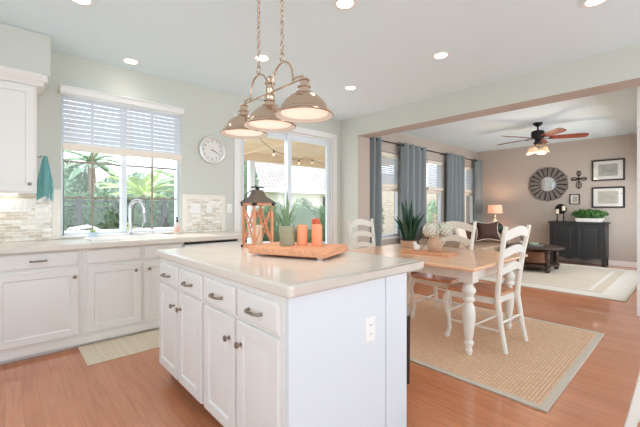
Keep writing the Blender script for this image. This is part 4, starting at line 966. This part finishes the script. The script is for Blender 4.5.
# ================================================================== ceiling fan
fn = thing('ceiling_fan', 'black ceiling fan with cherry blades and lit glass shades', 'ceiling fan', (7.03, 1.92, H))
MB().lathe([(.075, 0), (.075, -.015), (.06, -.04), (.025, -.065), (0, -.07)], n=24).build('canopy', M_black, fn)
MB().cyl((0, 0, -.06), (0, 0, -.14), .013).build('downrod', M_black, fn)
MB().lathe([(.04, -.13), (.09, -.145), (.105, -.165), (.105, -.25), (.09, -.275), (.05, -.29), (.05, -.34), (.07, -.35), (.06, -.375), (0, -.385)], n=28).build('motor_housing', M_black, fn)
for k in range(5):
    an = math.radians(-65+72*k); bm_ = MB(); Z = -.275; d = Vector((math.cos(an), math.sin(an), 0)); s_ = Vector((-d.y, d.x, 0)); tl = Vector((0, 0, .022))
    bl = MB(); vs = []
    prof = [(.17, .045), (.24, .058), (.62, .070), (.70, .068), (.735, .045), (.745, .0)]
    P = [(r, w_) for r, w_ in prof]+[(r, -w_) for r, w_ in prof[::-1][1:]]
    for h_ in (0, .007):
        for r, w_ in P: vs.append(d*r+s_*w_-tl*(w_/.07)+Vector((0, 0, Z+h_)))
    m = len(P); fs = [tuple(range(m))[::-1], tuple(range(m, 2*m))]+[(i, (i+1) % m, m+(i+1) % m, m+i) for i in range(m)]
    bl.add(vs, fs); o = bl.build('blade', M_fanwood, fn)
    MB().tube([d*.08+Vector((0, 0, Z-.0)), d*.14+Vector((0, 0, Z-.015)), d*.22+Vector((0, 0, Z-.004))], [.016, .012, .02], 8, flat=(1, .4)).build('blade_arm', M_black, o)
for k in range(4):
    an = math.radians(-10+90*k); d = Vector((math.cos(an), math.sin(an), 0)); z = -.40
    MB().tube([Vector((0, 0, z)), d*.07+Vector((0, 0, z+.012)), d*.12+Vector((0, 0, z-.01)), d*.13+Vector((0, 0, z-.04))], .008, 8).build('light_arm', M_copper, fn)
    c = d*.135+Vector((0, 0, z-.04)); MT = Matrix.Rotation(math.radians(18), 3, Vector((-d.y, d.x, 0)))*1
    MB().lathe([(.02, 0), (.03, -.01), (.045, -.035), (.072, -.075), (.085, -.085), (.082, -.087), (.04, -.038), (.0, -.02)], c, 20, MT).build('glass_shade', M_fanglow, fn)
light('fan_lamp', 'POINT', (7.03, 1.92, H-.8), (0, 0, 0), 16, (1, .8, .58), shadow_soft_size=.12)

# ================================================================== outside
struct('ground_outside', MB().box(-14, WY+.15, -.12, 30, 12.5, -.04), M_patio)
tag(MB().box(-30, 12.5, -.12, 50, 60, -.03).build('garden_ground', M_lawn), 'green ground beyond the patio and the iron fence', 'ground', kind='stuff')
# patio cover
pc = thing('patio_cover', 'beige boarded patio cover seen through the sliding door', 'patio cover', (5.4, 6.2, 0)); q = MB()
q.box(3.4, WY+.16, 2.66, 9.6, 7.75, 2.70); q.build('board_ceiling', M_beige, pc, world=True)
MB().box(3.3, 7.70, 2.44, 9.7, 7.84, 2.72).box(3.3, WY+.16, 2.5, 3.42, 7.72, 2.72).build('edge_beam', M_beigebeam, pc, world=True)
MB().box(4.38, WY+.2, 2.58, 4.5, 7.70, 2.66).box(6.6, WY+.2, 2.58, 6.7, 7.70, 2.66).build('cross_beam', M_beigebeam, pc, world=True)
for X in (9.4, 4.69): MB().box(X-.07, 7.70, -.04, X+.07, 7.84, 2.44).build('post', M_winframe, pc, world=True)
sl = thing('string_lights', 'string of small bulbs hanging under the patio cover', 'string lights', (5.0, 6.3, 2.45)); pts = []
seg = [Vector((2.9, 4.9, 2.56)), Vector((4.4, 5.9, 2.35)), Vector((5.8, 6.9, 2.56)), Vector((7.6, 6.9, 2.42)), Vector((9.2, 7.0, 2.56))]
for a_, b2 in zip(seg[:-1], seg[1:]):
    for k in range(8): t = k/8; p = a_.lerp(b2, t); p.z -= .10*math.sin(PI*t); pts.append(p)
MB().tube(pts, .005, 6).build('wire', M_black, sl, world=True)
M_bulb = mat('warm_bulb_glass', (255, 246, 226), .3, emit=((255, 236, 200), 1.2))
for p in pts[1::4]:
    o = MB().lathe([(.0, -.11), (.016, -.10), (.02, -.085), (.01, -.06), (.01, -.05)], p, 12).build('bulb', M_bulb, sl, world=True)
    MB().lathe([(.017, -.055), (.017, -.02), (.006, 0)], p, 10).build('socket', M_black, o, world=True)
# iron fence seen from the sink window
fe = thing('iron_fence', 'black iron picket fence in front of the hedge outside the kitchen window', 'fence', (1.5, 9.5, 0)); y = 9.5
q = MB(); q.box(-.6, y-.02, .05, 4.9, y+.02, .10).box(-.6, y-.02, 1.20, 4.9, y+.02, 1.24).box(-.6, y-.02, 1.36, 4.9, y+.02, 1.40)
q.build('rail', M_iron, fe, world=True); q = MB(); x = -.6
while x < 4.9: q.box(x-.006, y-.006, -.04, x+.006, y+.006, 1.38); x += .11
q.build('pickets', M_iron, fe, world=True)
for X in (-.6, 1.25, 3.1, 4.9): MB().box(X-.05, y-.05, -.04, X+.05, y+.05, 1.5).build('post', M_iron, fe, world=True)
def shrub(name, label, c, rad, n, size, m, cat='shrub', trunk=None, group=None):
    r = thing(name, label, cat, (c[0], c[1], -.04), 0, group); MB().sphere((0, 0, c[2]+.04), (rad[0]*.8, rad[1]*.8, rad[2]*.8), 20, 12).leaves((0, 0, c[2]+.04), rad, n, size, .6).build('foliage', m, r)
    if trunk: MB().tube([(0, 0, 0), (.05, 0, c[2]*.5), (0, 0, c[2])], [trunk, trunk*.8, trunk*.5], 8).build('trunk', M_trunk, r)
    return r
hn = ['hedge bush behind the fence at the left of the kitchen window', 'hedge bush behind the fence left of the window mullion', 'hedge bush behind the fence under the low palm', 'hedge bush behind the fence right of the window mullion', 'hedge bush behind the fence at the right of the kitchen window']
for k in range(5): shrub('hedge_bush', hn[k], (.7+k*1.05, 10.6, .75), (.85, .6, .85+.1*(k % 2)), 2600, .075, M_hedge, 'bush', group='hedge bushes behind the iron fence')
gw = thing('planter_wall', 'low white wall at the foot of the iron fence', 'wall', (2.0, 9.2, 0)); MB().box(-.6, 9.15, -.04, 4.6, 9.35, .72).build('wall', M_stucco, gw, world=True)
def palm(x, y, h_, fr_len, nf, label, m, droop=.9, trunk_r=.14):
    r = thing('palm_tree', label, 'palm tree', (x, y, -.04)); MB().tube([(0, 0, 0), (.06, 0, h_*.5), (0, 0, h_)], [trunk_r*1.2, trunk_r, trunk_r*.9], 12).build('trunk', M_trunk, r)
    q = MB()
    for k in range(nf):
        an = k*2.39996; el = 1.1-1.35*(k/nf); L_ = fr_len*random.uniform(.85, 1.1); pts = []
        for i in range(13):
            t = i/12; rr = L_*t*math.cos(el*(1-.35*t)); zz = L_*(t*math.sin(el)-droop*.55*t*t); pts.append(Vector((rr*math.cos(an), rr*math.sin(an), h_+zz)))
        q.tube(pts, .012, 4)
        for i in range(1, 12):
            d = (pts[i+1]-pts[i-1]).normalized(); s_ = d.cross(Vector((0, 0, 1))).normalized(); ll = L_*.19*math.sin(PI*(.1+.85*i/12))
            for e in range(3):
                p = pts[i].lerp(pts[i+1], e/3)
                for sg in (-1, 1):
                    tip = p+s_*sg*ll*.8+d*ll*.55-Vector((0, 0, ll*.25)); q.add([p, p+(tip-p)*.5+d*.022, tip, p+(tip-p)*.5-d*.022], [(0, 1, 2, 3)])
    q.build('fronds', m, r)
palm(2.15, 13.8, 2.8, 1.0, 22, 'tall palm with a bare trunk at the left of the kitchen window', M_palmg, trunk_r=.12)
palm(3.35, 12.2, 1.7, 1.55, 26, 'low spreading palm with yellow-green fronds behind the hedge', M_palml, droop=.7)
palm(4.95, 12.4, 1.9, 1.7, 30, 'low pale palm filling the right half of the kitchen window', M_palmg, droop=.8)
shrub('garden_tree', 'soft green tree at the left edge of the kitchen window', (1.2, 14.5, 1.6), (1.3, 1.0, 1.3), 3500, .10, M_tree, 'tree', .12)
shrub('garden_tree', 'soft green tree between the two palms of the kitchen window', (4.4, 17.5, 1.5), (1.9, 1.2, 1.4), 3500, .12, M_tree, 'tree', .12)
shrub('garden_tree', 'soft green tree behind the pale palm', (6.9, 15.5, 1.8), (1.9, 1.2, 1.8), 3500, .12, M_tree, 'tree', .12)
shrub('yellow_shrub', 'yellow-green shrub low at the right of the kitchen window', (3.15, 7.9, .55), (.35, .3, .5), 700, .05, M_flowy)
shrub('yellow_shrub', 'small yellow-green shrub by the mullion of the kitchen window', (1.93, 8.2, .45), (.2, .2, .45), 400, .05, M_flowy)
# patio lounge chair glimpsed outside
pc_ = thing('patio_chair', 'white curved patio chair in front of the iron fence', 'chair', (1.05, 8.2, -.04)); q = MB()
for s_ in (-.25, .25): q.tube([(-.3, s_, 0), (-.28, s_, .55), (-.1, s_, .85), (.2, s_, .9), (.38, s_, .8)], .02, 8).tube([(.3, s_, 0), (.26, s_, .45), (-.28, s_, .45)], .02, 8)
q.build('frame', M_white, pc_); MB().box(-.27, -.25, .44, .27, .25, .47).build('seat', M_white, pc_)
# neighbour's house, hedge and trees seen from the sliding door
hs = thing('neighbour_house', 'pale neighbouring house with a tiled roof beyond the patio', 'house', (13.5, 17, 0))
MB().box(9.3, 15.5, -.04, 26, 22, 2.3).build('wall', M_stucco, hs, world=True)
q = MB(); q.prism([(15.0, 2.25), (18.8, 4.3), (22.6, 2.25), (22.6, 2.1), (15.0, 2.1)], 8.9, 26.4, 'x'); q.build('roof', M_rooftile, hs, world=True)
MB().box(8.9, 14.93, 2.05, 26.4, 15.02, 2.28).build('gutter', M_white, hs, world=True)
MB().box(14.4, 15.44, .9, 15.9, 15.5, 1.9).build('window', M_iron, hs, world=True)
MB().box(12.3, 15.2, 2.2, 13.3, 16.2, 3.6).build('chimney', M_stucco, hs, world=True)
tw_ = thing('garden_wall', 'low pale garden wall beyond the patio', 'wall', (9.5, 12.2, 0)); MB().box(5.2, 12.1, -.04, 16, 12.3, .95).build('wall', M_stucco, tw_, world=True)
lb = ['garden bush straight behind the lantern', 'garden bush left of the patio door mullion', 'garden bush right of the patio door mullion', 'garden bush behind the candles, right door sash', 'garden bush at the right edge of the patio door', 'garden bush beyond the right edge of the patio door']
for k in range(6): shrub('garden_bush', lb[k], (5.6+k*1.15, 9.6+.15*(k % 2), .55), (.75, .5, .8+.12*(k % 3)), 2200, .06, M_hedge, 'bush', group='bushes along the patio')
shrub('garden_tree', 'leafy green tree left of the neighbouring house', (7.2, 13.2, 2.3), (1.0, .9, 1.3), 3200, .10, M_tree, 'tree', .10)
# side yard seen from the family room windows
sw = thing('side_yard_wall', 'tan brick wall outside the family room windows', 'wall', (12, 8.3, 0)); MB().box(10.5, 8.6, -.04, 30, 8.8, 2.2).build('wall', M_brick, sw, world=True)
lb = ['yellow-green shrub outside the first family room window', 'shrub outside the middle family room window', 'shrub outside the last family room window']
for k, (X, Y_) in enumerate(((8.3, 6.6), (12.2, 6.9), (16.2, 7.0))): shrub('side_yard_shrub', lb[k], (X, Y_, .85), (.28, .28, .7), 500, .06, M_tree, trunk=.03, group='shrubs in the side yard')
